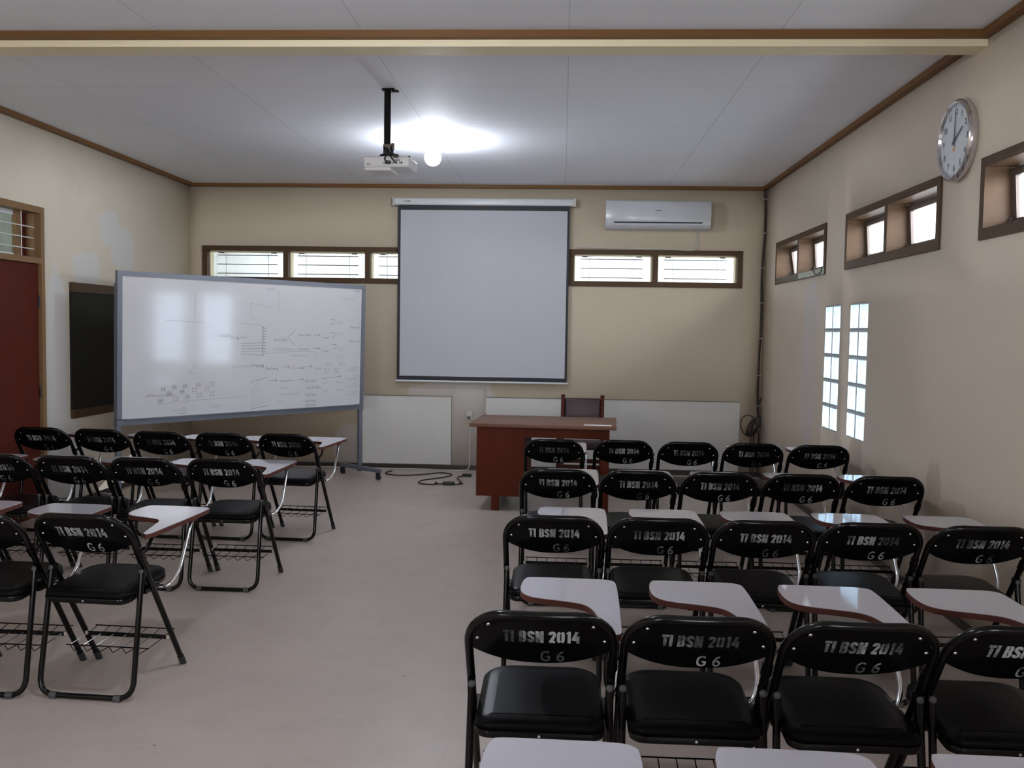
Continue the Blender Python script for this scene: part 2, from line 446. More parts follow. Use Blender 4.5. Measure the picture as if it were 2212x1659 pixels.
def fillet(pts, rad, n=6):
    """polyline with its inner corners rounded"""
    pts = [Vector(p) for p in pts]; out = [pts[0]]
    for i in range(1, len(pts)-1):
        r = rad[i-1] if isinstance(rad, (list, tuple)) else rad
        a, b, c = pts[i-1], pts[i], pts[i+1]
        d1, d2 = (a-b), (c-b)
        r = min(r, d1.length*0.49, d2.length*0.49)
        p1, p2 = b+d1.normalized()*r, b+d2.normalized()*r
        for k in range(n+1):
            t = k/n
            out.append(p1*(1-t)**2+b*2*t*(1-t)+p2*t*t)
    out.append(pts[-1]); return out
def spline(pts, n=6, closed=False):
    P = [Vector(p) for p in pts]; out = []; N = len(P)
    rng = N if closed else N-1
    for i in range(rng):
        if closed: a, b, c, d = P[i-1], P[i], P[(i+1) % N], P[(i+2) % N]
        else: a, b, c, d = P[max(i-1, 0)], P[i], P[i+1], P[min(i+2, N-1)]
        for k in range(n):
            t = k/n
            out.append(0.5*((2*b)+(c-a)*t+(2*a-5*b+4*c-d)*t*t+(3*b-a-3*c+d)*t**3))
    if not closed: out.append(P[-1])
    return out
def thing(name, label, cat, loc=(0, 0, 0), rz=0.0, group=None):
    o = bpy.data.objects.new(name, None); COL.objects.link(o)
    o.empty_display_size = 0.1
    o.location = loc; o.rotation_euler = (0, 0, rz)
    o['label'] = label; o['category'] = cat
    if group: o['group'] = group
    return o
def tag(o, label, cat, group=None):
    o['label'] = label; o['category'] = cat
    if group: o['group'] = group
    return o
def struct(o, label=None):
    o['kind'] = 'structure'
    if label: o['label'] = label
    return o

# ------------------------------------------------------------------ the setting
def wall(name, axis, inner, outer, u0, u1, z0, z1, holes, m):
    """slab wall with rectangular openings; axis 'x' = wall plane x=const (u is y), 'y' = plane y=const (u is x)"""
    us = sorted({u0, u1, *[h[0] for h in holes], *[h[1] for h in holes]})
    zs = sorted({z0, z1, *[h[2] for h in holes], *[h[3] for h in holes]})
    P = (lambda d, u, z: (d, u, z)) if axis == 'x' else (lambda d, u, z: (u, d, z))
    solid = {}
    for i in range(len(us)-1):
        for j in range(len(zs)-1):
            cu, cz = (us[i]+us[i+1])/2, (zs[j]+zs[j+1])/2
            solid[i, j] = not any(h[0] < cu < h[1] and h[2] < cz < h[3] for h in holes)
    b = MB()
    for (i, j), s in solid.items():
        if not s: continue
        a0, a1, c0, c1 = us[i], us[i+1], zs[j], zs[j+1]
        for d in (inner, outer): b.quad(P(d, a0, c0), P(d, a1, c0), P(d, a1, c1), P(d, a0, c1))
        for (di, dj, e) in ((-1, 0, (a0, c0, a0, c1)), (1, 0, (a1, c0, a1, c1)), (0, -1, (a0, c0, a1, c0)), (0, 1, (a0, c1, a1, c1))):
            if not solid.get((i+di, j+dj), False):
                b.quad(P(inner, e[0], e[1]), P(outer, e[0], e[1]), P(outer, e[2], e[3]), P(inner, e[2], e[3]))
    bm = b
    o = bm.build(name, m)
    me = o.data; x = bmesh.new(); x.from_mesh(me); bmesh.ops.remove_doubles(x, verts=x.verts[:], dist=1e-5)
    bmesh.ops.recalc_face_normals(x, faces=x.faces[:]); x.to_mesh(me); x.free()
    return struct(o)

BW = [(-3.998, -1.213), (-0.85, 1.917)]            # clerestory windows in the board wall
BZ0, BZ1 = 2.036, 2.435
RW = [(7.776, 9.556), (5.464, 7.244), (3.174, 4.954), (0.884, 2.664), (-1.406, 0.374)]
RZ0, RZ1 = 2.05, 2.47
GB = [(7.327, 7.759), (6.673, 7.106)]
GZ0, GZ1 = 0.784, 1.791
DOOR = (6.22, 7.20, 0.0, 2.46)
ADDED_REARW = [(-3.3, -1.9), (0.3, 1.7)]  # guessed openings behind the camera, added to light the foreground

f = MB(); f.box(XL-TH, XR+TH, YF-TH, YB+TH, -0.10, 0.0); struct(f.build('floor', M['floor']))
f = MB(); f.box(XL-TH, XR+TH, YF-TH, YB+TH, CEIL, CEIL+0.40); struct(f.build('ceiling', M['ceil']))
wall('wall_back', 'y', YB, YB+TH, XL-TH, XR+TH, 0.0, CEIL, [(a, b, BZ0, BZ1) for a, b in BW], M['wall_back'])
wall('wall_right', 'x', XR, XR+TH, YF, YB, 0.0, CEIL, [(a, b, RZ0, RZ1) for a, b in RW]+[(a, b, GZ0, GZ1) for a, b in GB], M['wall_right'])
wall('wall_left', 'x', XL, XL-TH, YF, YB, 0.0, CEIL, [DOOR], M['wall_left'])
wall('wall_front', 'y', YF, YF-TH, XL-TH, XR+TH, 0.0, CEIL, [(a, b, 1.2, 2.1) for a, b in ADDED_REARW], M['wall_right'])
f = MB(); f.box(XL, XR, 4.965, 5.12, 3.042, CEIL); struct(f.build('ceiling_beam', M['beam']), 'cream ceiling beam crossing the room')

def trim(n, pts_box, m, name='trim'):
    b = MB(); b.box(*pts_box); return struct(b.build('%s_%s' % (name, n), m))
tz0, tz1, tw = 3.0775, CEIL, 0.05
trim(1, (XL, XR, YB-tw, YB, tz0, tz1), M['trim'])
trim(2, (XL, XL+tw, 5.12, YB-tw, tz0, tz1), M['trim'])
trim(3, (XR-tw, XR, 5.12, YB-tw, tz0, tz1), M['trim'])
trim(4, (XL+tw, XR-tw, 4.965-tw, 4.965, tz0, tz1), M['trim'])
trim(5, (XR-tw, XR, YF, 4.965, tz0, tz1), M['trim'])
trim(6, (XL, XL+tw, YF, 4.965, tz0, tz1), M['trim'])
trim('back', (XL, XR, YB-0.008, YB, 0.0, 0.048), M['skirt'], 'baseboard')
trim('right', (XR-0.008, XR, YF, YB-0.008, 0.0, 0.048), M['skirt'], 'baseboard')
b = MB(); b.box(XL, XL+0.008, 7.2, YB-0.008, 0.0, 0.048); b.box(XL, XL+0.008, YF, 6.22, 0.0, 0.048); struct(b.build('baseboard_left', M['skirt']))

# white boards nailed over the lower back wall, each with a dark top/side edge
for k, (x0, x1, edges) in enumerate(((-2.195, -1.208, 'R'), (-0.826, 1.930, 'L'))):
    b = MB(); b.box(x0, x1, YB-0.008, YB, 0.055, 0.806)
    o = struct(b.build('trim_%d' % (7+k), M['panel']), ('short' if k == 0 else 'long')+' whitish board on the lower back wall')
    e = MB(); e.box(x0, x1, YB-0.0125, YB, 0.806, 0.815)
    if edges == 'R': e.box(x1, x1+0.006, YB-0.011, YB, 0.055, 0.815)
    else: e.box(x0-0.005, x0, YB-0.011, YB, 0.055, 0.815)
    e.build('edge_strip', M['groove'], o)

# clerestory windows of the back wall
def back_window(n, x0, x1):
    fr = MB(); y0, y1 = YB-0.012, YB+0.06; t = 0.056
    fr.box(x0, x1, y0, y1, BZ1-0.052, BZ1); fr.box(x0, x1, y0, y1, BZ0, BZ0+0.058)
    xs = [x0+t+i*(x1-x0-t)/3 for i in range(4)]
    for i in range(4):
        fr.box(xs[i]-t, xs[i], y0, y1, BZ0+0.058, BZ1-0.052)
    # pale reveal lining seen beside each pane
    o = struct(fr.build('window_%d' % n, M['frame']))
    for i in range(3):
        a, c = xs[i], xs[i+1]-t
        rv = MB()
        rv.box(a, a+0.012, y1, YB+TH, BZ0+0.058, BZ1-0.052); rv.box(c-0.012, c, y1, YB+TH, BZ0+0.058, BZ1-0.052)
        rv.box(a, c, y1, YB+TH, BZ1-0.064, BZ1-0.052)
        rv.build('reveal', M['beam'], o)
        p = MB(); p.box(a+0.012, c-0.012, YB+0.135, YB+0.139, BZ0+0.058, BZ1-0.064)
        p.build('pane', M['glass_back'], o)
        g = MB()
        for z in (2.137, 2.238, 2.338): g.tube([(a+0.075, YB+0.10, z), (c-0.095, YB+0.10, z)], 0.0042, 6)
        for x in (a+0.17, c-0.20): g.tube([(x, YB+0.104, BZ0+0.058), (x, YB+0.104, BZ1-0.064)], 0.002, 5)
        g.box(a+0.09, a+0.15, YB+0.098, YB+0.104, BZ1-0.075, BZ1-0.064); g.box(c-0.17, c-0.11, YB+0.098, YB+0.104, BZ1-0.075, BZ1-0.064)
        g.build('grille', M['dark'], o)
back_window(1, *BW[0]); back_window(2, *BW[1])

# high awning windows of the right wall
def right_window(n, y0, y1):
    fr = MB(); xi, xo = XR-0.012, XR+TH
    t = 0.05; zt, zb = RZ1-0.052, RZ0+0.058
    ym = (y0+y1)/2
    fr.box(xi, xo, y0, y1, zt, RZ1); fr.box(xi, xo, y0, y1, RZ0, zb)
    fr.box(xi, xo, y0, y0+t, zb, zt); fr.box(xi, xo, y1-t, y1, zb, zt); fr.box(xi, xo, ym-0.03, ym+0.03, zb, zt)
    o = struct(fr.build('window_%d' % n, M['frame']))
    for (a, c) in ((y0+t, ym-0.03), (ym+0.03, y1-t)):
        hinge = Vector((XR+TH-0.03, 0, zt-0.005)); ang = math.radians(9 if (n == 3 and a > ym) else 4)
        def xf(p):   # hung at the head, pushed out at the foot
            d = p-Vector((hinge.x, p.y, hinge.z))
            return Vector((hinge.x+d.x*math.cos(ang)-d.z*math.sin(ang), p.y, hinge.z+d.x*math.sin(ang)+d.z*math.cos(ang)))
        s = MB(); x0, x1 = XR+TH-0.045, XR+TH-0.015; g = 0.006; r = 0.042
        s.box(x0, x1, a+g, c-g, zt-0.005-r, zt-0.006, xf=xf); s.box(x0, x1, a+g, c-g, zb+g, zb+g+r, xf=xf)
        s.box(x0, x1, a+g, a+g+r, zb+g+r, zt-0.005-r, xf=xf); s.box(x0, x1, c-g-r, c-g, zb+g+r, zt-0.005-r, xf=xf)
        so = s.build('sash', M['sash'], o)
        p = MB(); p.box((x0+x1)/2-0.002, (x0+x1)/2+0.002, a+g+r, c-g-r, zb+g+r, zt-0.005-r, xf=xf); p.build('pane', M['glass'], so)
        st = MB(); st.tube([(XR+0.09, c-0.02, zb+0.005), (XR+0.12, c-0.02, zb+0.05), (XR+TH+0.03, c-0.02, zb+0.10)], 0.004, 6)
        st.box(XR+0.02, XR+0.07, (a+c)/2-0.02, (a+c)/2+0.02, zb, zb+0.012)
        st.build('window_stay', M['dark'], o)
    return o
wins = [right_window(3+i, *RW[i]) for i in range(len(RW))]
gp = MB(); gp.box(XR-0.0135, XR-0.012, 7.79, 8.62, 2.055, 2.105); gp.build('pale_strip', M['greenpaint'], wins[0])
wl = MB(); wl.tube(spline([(XR-0.02, 7.83, 2.11), (XR-0.02, 7.86, 2.07), (XR-0.02, 8.0, 2.06), (XR-0.02, 8.06, 2.08), (XR-0.02, 8.08, 2.13), (XR-0.02, 8.13, 2.10)], 5), 0.004, 6)
wl.build('loose_wire', M['cable'], wins[0])

# glass-block lights
def block_window(n, y0, y1):
    nb = 5; mort = MB(); bl = MB(); t = 0.006
    mort.box(XR+0.02, XR+0.09, y0, y1, GZ0, GZ0+t); mort.box(XR+0.02, XR+0.09, y0, y1, GZ1-t, GZ1)
    H = (GZ1-GZ0)/nb; W = (y1-y0)/2
    for i in range(1, nb): mort.box(XR+0.02, XR+0.09, y0, y1, GZ0+i*H-t/2, GZ0+i*H+t/2)
    for i in range(3):
        yy = y0+i*W; mort.box(XR+0.02, XR+0.09, max(y0, yy-t/2), min(y1, yy+t/2), GZ0, GZ1)
    o = struct(mort.build('window_%d' % n, M['mortar']))
    for i in range(nb):
        for j in range(2):
            a, c = y0+j*W+t/2+0.001, y0+(j+1)*W-t/2-0.001; z0, z1 = GZ0+i*H+t/2+0.001, GZ0+(i+1)*H-t/2-0.001
            # hollow block: wavy front pane, white inner side walls, frosted outer pane
            e = 0.012; x0, x1 = XR+0.004, XR+0.095
            ring = [(x0, e), (x0+0.004, 0.005), (x0+0.012, 0.0), (x1, 0.0)]
            g = MB(); R4 = [[Vector((x, a+i_, z0+i_)), Vector((x, c-i_, z0+i_)), Vector((x, c-i_, z1-i_)), Vector((x, a+i_, z1-i_))] for x, i_ in ring]
            g.quad(*R4[0], mi=0); g.quad(*R4[3], mi=2)
            for q in range(3):
                for k in range(4): g.quad(R4[q][k], R4[q][(k+1) % 4], R4[q+1][(k+1) % 4], R4[q+1][k], mi=1 if q == 2 else 3)
            g.build('glass_block', [M['block'], M['blockside'], M['blockback'], M['blockrim']], o)
block_window(20, *GB[0]); block_window(21, *GB[1])

# door with barred transom in the left wall
def make_door():
    y0, y1, _, z1 = DOOR
    fr = MB(); xi = XL+0.012; xo = XL-TH; t = 0.05
    fr.box(xo, xi, y1-t, y1, 0, z1); fr.box(xo, xi, y0, y0+t, 0, z1); fr.box(xo, xi, y0+t, y1-t, z1-t, z1)
    fr.box(xo, xi, y0+t, y1-t, 2.015, 2.06)
    o = struct(fr.build('door_1', M['doorframe']))
    lf = MB(); xa, xb = XL-0.055, XL-0.015
    lf.box(xa, xb, y0+t+0.004, y1-t-0.004, 0.008, 2.012)
    leaf = lf.build('door_leaf', M['door'], o)
    h = MB()
    for z in (0.35, 1.0, 1.72): h.cyl((XL-0.008, y1-t-0.004, z-0.045), (0, 0, 1), 0.007, 0.09, 8)
    h.build('hinge', M['dark'], leaf)
    tr = MB(); tr.box(XL-0.10, XL-0.07, y1-t-0.20, y1-t-0.14, 2.06, z1-t)
    tr.build('transom_post', M['doorframe'], o)
    pn = MB(); pn.box(XL-0.11, XL-0.106, y0+t, y1-t-0.20, 2.075, z1-t-0.02); pn.build('pane', M['glass_door'], o)
    rl = MB(); rl.box(XL-0.12, XL-0.09, y0+t, y1-t-0.20, 2.06, 2.085); rl.box(XL-0.12, XL-0.09, y0+t, y1-t-0.20, z1-t-0.035, z1-t); rl.build('pale_rail', M['casing'], o)
    dk = MB(); dk.box(XL-0.13, XL-0.11, y1-t-0.14, y1-t, 2.06, z1-t); dk.build('side_panel', M['door'], o)
    br = MB()
    for z in (2.13, 2.215, 2.30): br.tube([(XL-0.045, y0+t, z), (XL-0.045, y1-t, z)], 0.005, 6)
    br.tube([(XL-0.045, y1-t-0.17, 2.06), (XL-0.045, y1-t-0.17, z1-t)], 0.004, 6)
    br.build('bar', M['casing'], o)
make_door()
# outside: paving, overhang, corridor; plus walls and an eave added to shape the daylight
g = MB(); g.box(-16, 16, -14, 24, -0.22, -0.12); struct(g.build('ground', M['ground']))
g = MB(); g.box(XL-0.8, XR+0.9, YB+TH, YB+1.5, 2.62, 2.68); struct(g.build('roof_overhang', M['eave']))
g = MB(); g.box(XL-3, XR+3, YB+2.2, YB+2.4, -0.12, 4.2); struct(g.build('wall_dimmer_back', M['outwall2']))  # added to dim what shows through the back panes
g = MB(); g.box(XR+3.4, XR+3.6, -6, YB+2.2, -0.12, 2.0); struct(g.build('wall_dimmer_right', M['outwall']))  # added wall, keeps bare sky out of the glass blocks
g = MB(); g.box(XR+TH, XR+1.0, YF-1.0, YB+1.5, 2.95, 3.01); struct(g.build('roof_sky_blocker', M['eave']))  # unseen eave added to block upper sky from the right-window jambs
g = MB(); g.box(XL-2.4, XL-2.3, 2.0, 12.0, -0.12, 3.2); struct(g.build('wall_corridor', M['corridor']))
g = MB(); g.box(XL-2.4, XL-TH, 2.0, 12.0, 3.10, 3.2); struct(g.build('ceiling_corridor', M['corridor']))

# daylight sampling through each opening
def portal(loc, rot, sx, sy):
    l = bpy.data.lights.new('daylight', 'AREA'); l.shape = 'RECTANGLE'; l.size = sx; l.size_y = sy
    l.cycles.is_portal = True
    o = bpy.data.objects.new('daylight', l); COL.objects.link(o); o.location = loc; o.rotation_euler = rot
for a, b_ in BW: portal(((a+b_)/2, YB+TH+0.02, (BZ0+BZ1)/2), (-PI/2, 0, 0), b_-a, BZ1-BZ0)
for a, b_ in RW: portal((XR+TH+0.12, (a+b_)/2, (RZ0+RZ1)/2), (0, PI/2, 0), 0.55, b_-a)
for a, b_ in GB: portal((XR+TH+0.02, (a+b_)/2, (GZ0+GZ1)/2), (0, PI/2, 0), GZ1-GZ0, b_-a)
for a, b_ in ADDED_REARW: portal(((a+b_)/2, YF-TH-0.02, 1.65), (PI/2, 0, 0), b_-a, 0.9)

# ------------------------------------------------------------------ the folding tablet chair
FX = 0.2035                      # half spacing of the frame tubes
HB = 0.79                        # height of the back
def line_y(z): return 0.46-0.65*z
def bulge(x, z):
    k = min(1.0, max(0.0, (z-0.52)/0.22)); k = k*k*(3-2*k)
    return 0.022*(1-min(1, (x/FX))**2)*k if abs(x) < FX else 0.0
def back_pt(x, z, off=0.0):
    # off pushes out of the rear face (backwards and down)
    return Vector((x, line_y(z)-bulge(x, z)-off*0.84, z-off*0.545))
def top_z(x):
    """centre line of the top bend as a function of x: flat middle, rounded shoulders"""
    rx, rz = 0.105, 0.105
    t = (abs(x)-(FX-rx))/rx
    return HB-0.0125 if t <= 0 else HB-0.0125-rz*(1-math.sqrt(max(0, 1-min(t, 1)**2)))
GLY = {
 'T': (0.50, [[(0.0, 0.89), (0.5, 0.89)], [(0.25, 0.74), (0.25, 0.0)]]),
 'I': (0.22, [[(0.11, 0.0), (0.11, 1.0)]]),
 'B': (0.54, [[(0.11, 0.0), (0.11, 1.0)], [(0.26, 0.89), (0.38, 0.89), (0.43, 0.80), (0.43, 0.64), (0.36, 0.55), (0.26, 0.55)], [(0.26, 0.45), (0.38, 0.45), (0.44, 0.36), (0.44, 0.20), (0.38, 0.11), (0.26, 0.11)]]),
 'S': (0.54, [[(0.43, 0.70), (0.43, 0.82), (0.34, 0.89), (0.20, 0.89), (0.11, 0.82), (0.11, 0.66), (0.20, 0.56), (0.35, 0.45), (0.43, 0.35), (0.43, 0.19), (0.34, 0.11), (0.20, 0.11), (0.11, 0.19), (0.11, 0.30)]]),
 'N': (0.58, [[(0.11, 0.0), (0.11, 1.0)], [(0.17, 0.92), (0.41, 0.08)], [(0.47, 0.0), (0.47, 1.0)]]),
 '2': (0.54, [[(0.11, 0.70), (0.11, 0.82), (0.20, 0.89), (0.34, 0.89), (0.43, 0.81), (0.43, 0.64), (0.14, 0.12), (0.48, 0.11)]]),
 '0': (0.56, [[(0.21, 0.93), (0.11, 0.80), (0.11, 0.20), (0.21, 0.07)], [(0.35, 0.93), (0.45, 0.80), (0.45, 0.20), (0.35, 0.07)]]),
 '1': (0.40, [[(0.26, 0.0), (0.26, 1.0)], [(0.08, 0.80), (0.26, 0.90)]]),
 '4': (0.56, [[(0.34, 0.97), (0.08, 0.32), (0.54, 0.29)], [(0.42, 0.0), (0.42, 0.62)]]),
 'G': (0.72, [[(0.62, 0.80), (0.50, 0.93), (0.30, 0.93), (0.12, 0.78), (0.08, 0.50), (0.12, 0.22), (0.30, 0.07), (0.50, 0.07), (0.63, 0.20), (0.63, 0.44), (0.40, 0.44)]]),
 '6': (0.62, [[(0.50, 0.94), (0.30, 0.84), (0.13, 0.58), (0.09, 0.34), (0.14, 0.15), (0.30, 0.06), (0.46, 0.12), (0.53, 0.30), (0.46, 0.47), (0.30, 0.53), (0.14, 0.44)]]),
}
def stencil(b, text, cx, zbase, h, sw, kern, asp, pt):
    """flat stencil letters laid on a surface by pt(u, v)"""
    tot = sum((GLY[c][0]*asp+kern if c != ' ' else 0.30*asp) for c in text)-kern
    u = cx-tot*h/2
    for c in text:
        if c == ' ': u += 0.30*asp*h; continue
        wd, strokes = GLY[c]
        for st in strokes:
            P = [Vector((u+p[0]*asp*h, zbase+p[1]*h)) for p in st]
            for i in range(len(P)-1):
                d = P[i+1]-P[i]; n = Vector((-d.y, d.x)).normalized()*sw*h/2
                b.add([pt(*(P[i]-n)), pt(*(P[i+1]-n)), pt(*(P[i+1]+n)), pt(*(P[i]+n))], ((0, 1, 2, 3),))
                if i:
                    q = [P[i]+Vector((math.cos(2*PI*k/8), math.sin(2*PI*k/8)))*sw*h/2 for k in range(8)]
                    b.add([pt(*p) for p in q], (tuple(range(8)),))
        u += (wd*asp+kern)*h
def rrect(x0, x1, y0, y1, r_front, r_back, n=7):
    pts = []
    for (cx, cy, r, a0) in ((x1-r_front, y1-r_front, r_front, 0), (x0+r_front, y1-r_front, r_front, 90), (x0+r_back, y0+r_back, r_back, 180), (x1-r_back, y0+r_back, r_back, 270)):
        for k in range(n+1):
            a = math.radians(a0+90*k/n); pts.append((cx+r*math.cos(a), cy+r*math.sin(a)))
    return pts
TAB = [(-0.045, 0.690), (0.08, 0.690), (0.195, 0.686), (0.236, 0.668), (0.246, 0.62), (0.245, 0.45), (0.240, 0.28), (0.234, 0.13), (0.226, 0.098), (0.208, 0.098),
       (0.192, 0.135), (0.170, 0.245), (0.152, 0.330), (0.125, 0.380), (0.070, 0.408), (0.0, 0.430), (-0.045, 0.452), (-0.072, 0.49), (-0.082, 0.55), (-0.078, 0.63), (-0.067, 0.675)]
def make_chair():
    t = thing('folding_chair', 'x', 'chair')
    # frame: one bent tube, front foot - up over the back - front foot
    pts = []
    half = []
    for z in [0.012+0.60*i/8 for i in range(9)]: half.append((-FX, z))
    for k in range(9):                                   # shoulder bend
        a = PI-(PI/2)*k/8
        half.append((-(FX-0.105)+0.105*math.cos(a), (HB-0.0125-0.105)+0.105*math.sin(a)))
    for k in range(1, 5): half.append((-(FX-0.105)*(1-k/4), HB-0.0125))
    full = half+[(-x, z) for (x, z) in reversed(half[:-1])]
    for (x, z) in full: pts.append(back_pt(x, z))
    b = MB(); b.tube(pts, 0.0125, 12); b.build('frame', M['black'], t)
    for sx in (-1, 1):
        c = MB(); p0 = Vector((sx*FX, line_y(0.0), 0.0)); d = Vector((0, -0.65, 1)).normalized()
        c.cyl(p0+Vector((0, 0, 0.0005)), d, 0.0148, 0.055, 12); c.build('rubber_foot', M['rubber'], t)
    # rear leg bow
    L = fillet([(-FX+0.004, 0.098, 0.525), (-FX-0.001, 0.004, 0.013), (FX+0.001, 0.004, 0.013), (FX-0.004, 0.098, 0.525)], 0.075, 8)
    b = MB(); b.tube(L, 0.0115, 12); b.build('rear_leg_bow', M['black'], t)
    for sx in (-1, 1):
        c = MB(); c.tube([(sx*0.125, 0.004, 0.0135), (sx*0.155, 0.004, 0.0140)], 0.0138, 12); c.box(sx*0.14-0.014, sx*0.14+0.014, -0.008, 0.016, 0.0, 0.012)
        c.build('glide', M['greycap'], t)
        p = MB(); p.box(sx*(FX-0.002)-0.010, sx*(FX-0.002)+0.010, 0.090, 0.128, 0.497, 0.535); p.build('pivot_bracket', M['black'], t)
        r = MB(); r.lathe([(0.011, 0.0), (0.010, 0.003), (0.006, 0.005), (0.0, 0.0055)], (sx*(FX-0.004), 0.089, 0.523), (0, -0.9, 0.25), 12); r.build('rivet', M['greycap'], t)
    # back shell, lens-shaped below
    b = MB(); NX, NZ = 32, 10; x1 = FX-0.004
    grid = {}
    for side, off in ((0, 0.0015), (1, -0.012)):
        for i in range(NX+1):
            u = -1+2*i/NX; x = u*x1
            zt = top_z(x)-0.002; zb = 0.603+0.052*abs(u)**2.3
            zt = max(zt, zb+0.012)
            for j in range(NZ+1):
                z = zb+(zt-zb)*j/NZ
                o = off if side == 0 else off-0.010*(1-u*u)*math.sin(PI*j/NZ)
                grid[side, i, j] = len(b.v); b.v.append(tuple(back_pt(x, z, o)))
    def fq(*k): b.f.append(tuple(grid[q] for q in k)); b.mi.append(0); b.sm.append(True)
    for i in range(NX):
        for j in range(NZ):
            fq((0, i, j), (0, i+1, j), (0, i+1, j+1), (0, i, j+1)); fq((1, i, j), (1, i, j+1), (1, i+1, j+1), (1, i+1, j))
        fq((0, i, 0), (1, i, 0), (1, i+1, 0), (0, i+1, 0)); fq((0, i, NZ), (0, i+1, NZ), (1, i+1, NZ), (1, i, NZ))
    for j in range(NZ):
        fq((0, 0, j), (0, 0, j+1), (1, 0, j+1), (1, 0, j)); fq((0, NX, j), (1, NX, j), (1, NX, j+1), (0, NX, j+1))
    back = b.build('backrest', M['shell'], t)
    pt = lambda u, v: back_pt(u, v, 0.0032)
    lt = MB(); stencil(lt, 'TI BSN 2014', 0.002, 0.685, 0.043, 0.21, 0.07, 0.87, pt); lt.build('printed_name', M['letters'], back)
    lt = MB(); stencil(lt, 'G 6', 0.034, 0.6125, 0.041, 0.15, 0.12, 0.95, pt); lt.build('printed_code', M['letters'], back)
    for (x, z) in ((-0.145, 0.741), (0.145, 0.741), (-0.178, 0.688), (0.178, 0.688)):
        s = MB(); s.lathe([(0.0062, 0.0), (0.0055, 0.002), (0.003, 0.0035), (0.0, 0.004)], back_pt(x, z, 0.0012), (0, -0.84, -0.545), 10); s.build('screw', M['steel'], back)
    # seat cushion on its pan, front a little higher
    tilt = lambda p: Vector((p.x, p.y, p.z+(p.y-0.2)*0.045))
    ol = rrect(-0.184, 0.184, -0.005, 0.405, 0.095, 0.045)
    b = MB(); b.prism(ol, [(0.437, 0.004), (0.444, 0.0), (0.454, 0.002), (0.4605, 0.010), (0.4635, 0.024), (0.465, 0.05)], map3=tilt); b.build('seat', M['vinyl'], t)
    b = MB(); b.prism(rrect(-0.186, 0.186, -0.008, 0.408, 0.096, 0.046), [(0.412, 0.012), (0.415, 0.004), (0.428, 0.0), (0.436, 0.002)], map3=tilt); pan = b.build('seat_pan', M['black'], t)
    s = MB(); s.lathe([(0.005, 0), (0.004, 0.0025), (0, 0.003)], (0.0, -0.0075, 0.417), (0, -1, 0), 8); s.build('screw', M['steel'], pan)
    for sx in (-1, 1):
        k = MB(); k.box(sx*0.194-0.010, sx*0.194+0.010, 0.12, 0.24, 0.418, 0.434); k.build('seat_bracket', M['black'], t)
    # wire book rack between the front legs
    b = MB(); z = 0.165; xr = FX-0.016
    b.tube([(-xr, 0.405, z+0.012), (xr, 0.405, z+0.012)], 0.003, 6)
    b.box(-xr-0.004, xr+0.004, 0.335, 0.341, z-0.012, z+0.006)
    b.tube([(-xr, 0.175, z), (xr, 0.175, z)], 0.003, 6)
    for k in range(7):
        x = -xr+0.01+(2*xr-0.02)*k/6
        b.tube([(x, 0.405, z+0.012), (x, 0.338, z), (x, 0.185, z-0.004)], 0.0022, 5)
        if k < 6:
            xm = x+(2*xr-0.02)/12
            b.tube([(x, 0.185, z-0.004), (xm, 0.165, z-0.022), (x+(2*xr-0.02)/6, 0.185, z-0.004)], 0.0022, 5)
    b.build('wire_rack', M['black'], t)
    for sx in (-1, 1):
        k = MB(); k.box(sx*(xr+0.003)-0.006, sx*(xr+0.003)+0.006, 0.334, 0.366, z-0.010, z+0.006); k.build('rack_clip', M['socket'], t)
    # writing tablet
    ol = [(p.x, p.y) for p in spline([(x, y, 0) for x, y in TAB], 4, True)]
    b = MB(); b.prism(ol, [(0.660, 0.0), (0.6785, 0.0)]); tab = b.build('writing_tablet', M['tabedge'], t)
    b = MB(); b.prism(ol, [(0.6785, 0.0015), (0.6802, 0.0012), (0.6808, 0.0022)]); b.build('laminate_top', M['laminate'], tab)
    # chrome prop from the seat corner and the hinge arm behind
    P = fillet([(0.150, 0.295, 0.402), (0.214, 0.305, 0.402), (0.241, 0.345, 0.455), (0.236, 0.462, 0.630), (0.228, 0.50, 0.655)], [0.03, 0.045, 0.02], 6)
    b = MB(); b.tube(P, 0.0085, 10); b.build('tablet_prop', M['chrome'], t)
    k = MB(); k.box(0.205, 0.242, 0.475, 0.525, 0.652, 0.660); k.build('prop_plate', M['tabedge'], t)
    k = MB(); k.tube(fillet([(0.207, line_y(0.600)+0.012, 0.600), (0.226, 0.10, 0.622), (0.218, 0.15, 0.656), (0.206, 0.24, 0.656)], 0.02, 4), 0.0075, 8)
    k.tube([(FX, line_y(0.585), 0.585), (FX, line_y(0.618), 0.618)], 0.0165, 10)
    k.build('hinge_arm', M['black'], t)
    return t
CHAIR = make_chair()
used = [False]
def copy_tree(o, parent=None):
    c = o.copy(); COL.objects.link(c)
    if parent: c.parent = parent
    for ch in list(o.children): copy_tree(ch, c)
    return c
def place_chair(x, y, rz, label, group):
    o = CHAIR if not used[0] else copy_tree(CHAIR_SRC)
    used[0] = True
    o.location = (x, y, 0); o.rotation_euler = (0, 0, math.radians(rz))
    o['label'] = label; o['category'] = 'chair'; o['group'] = group
CHAIR_SRC = CHAIR
ORD = ['first', 'second', 'third', 'fourth', 'fifth', 'sixth']
DY = 0.0535
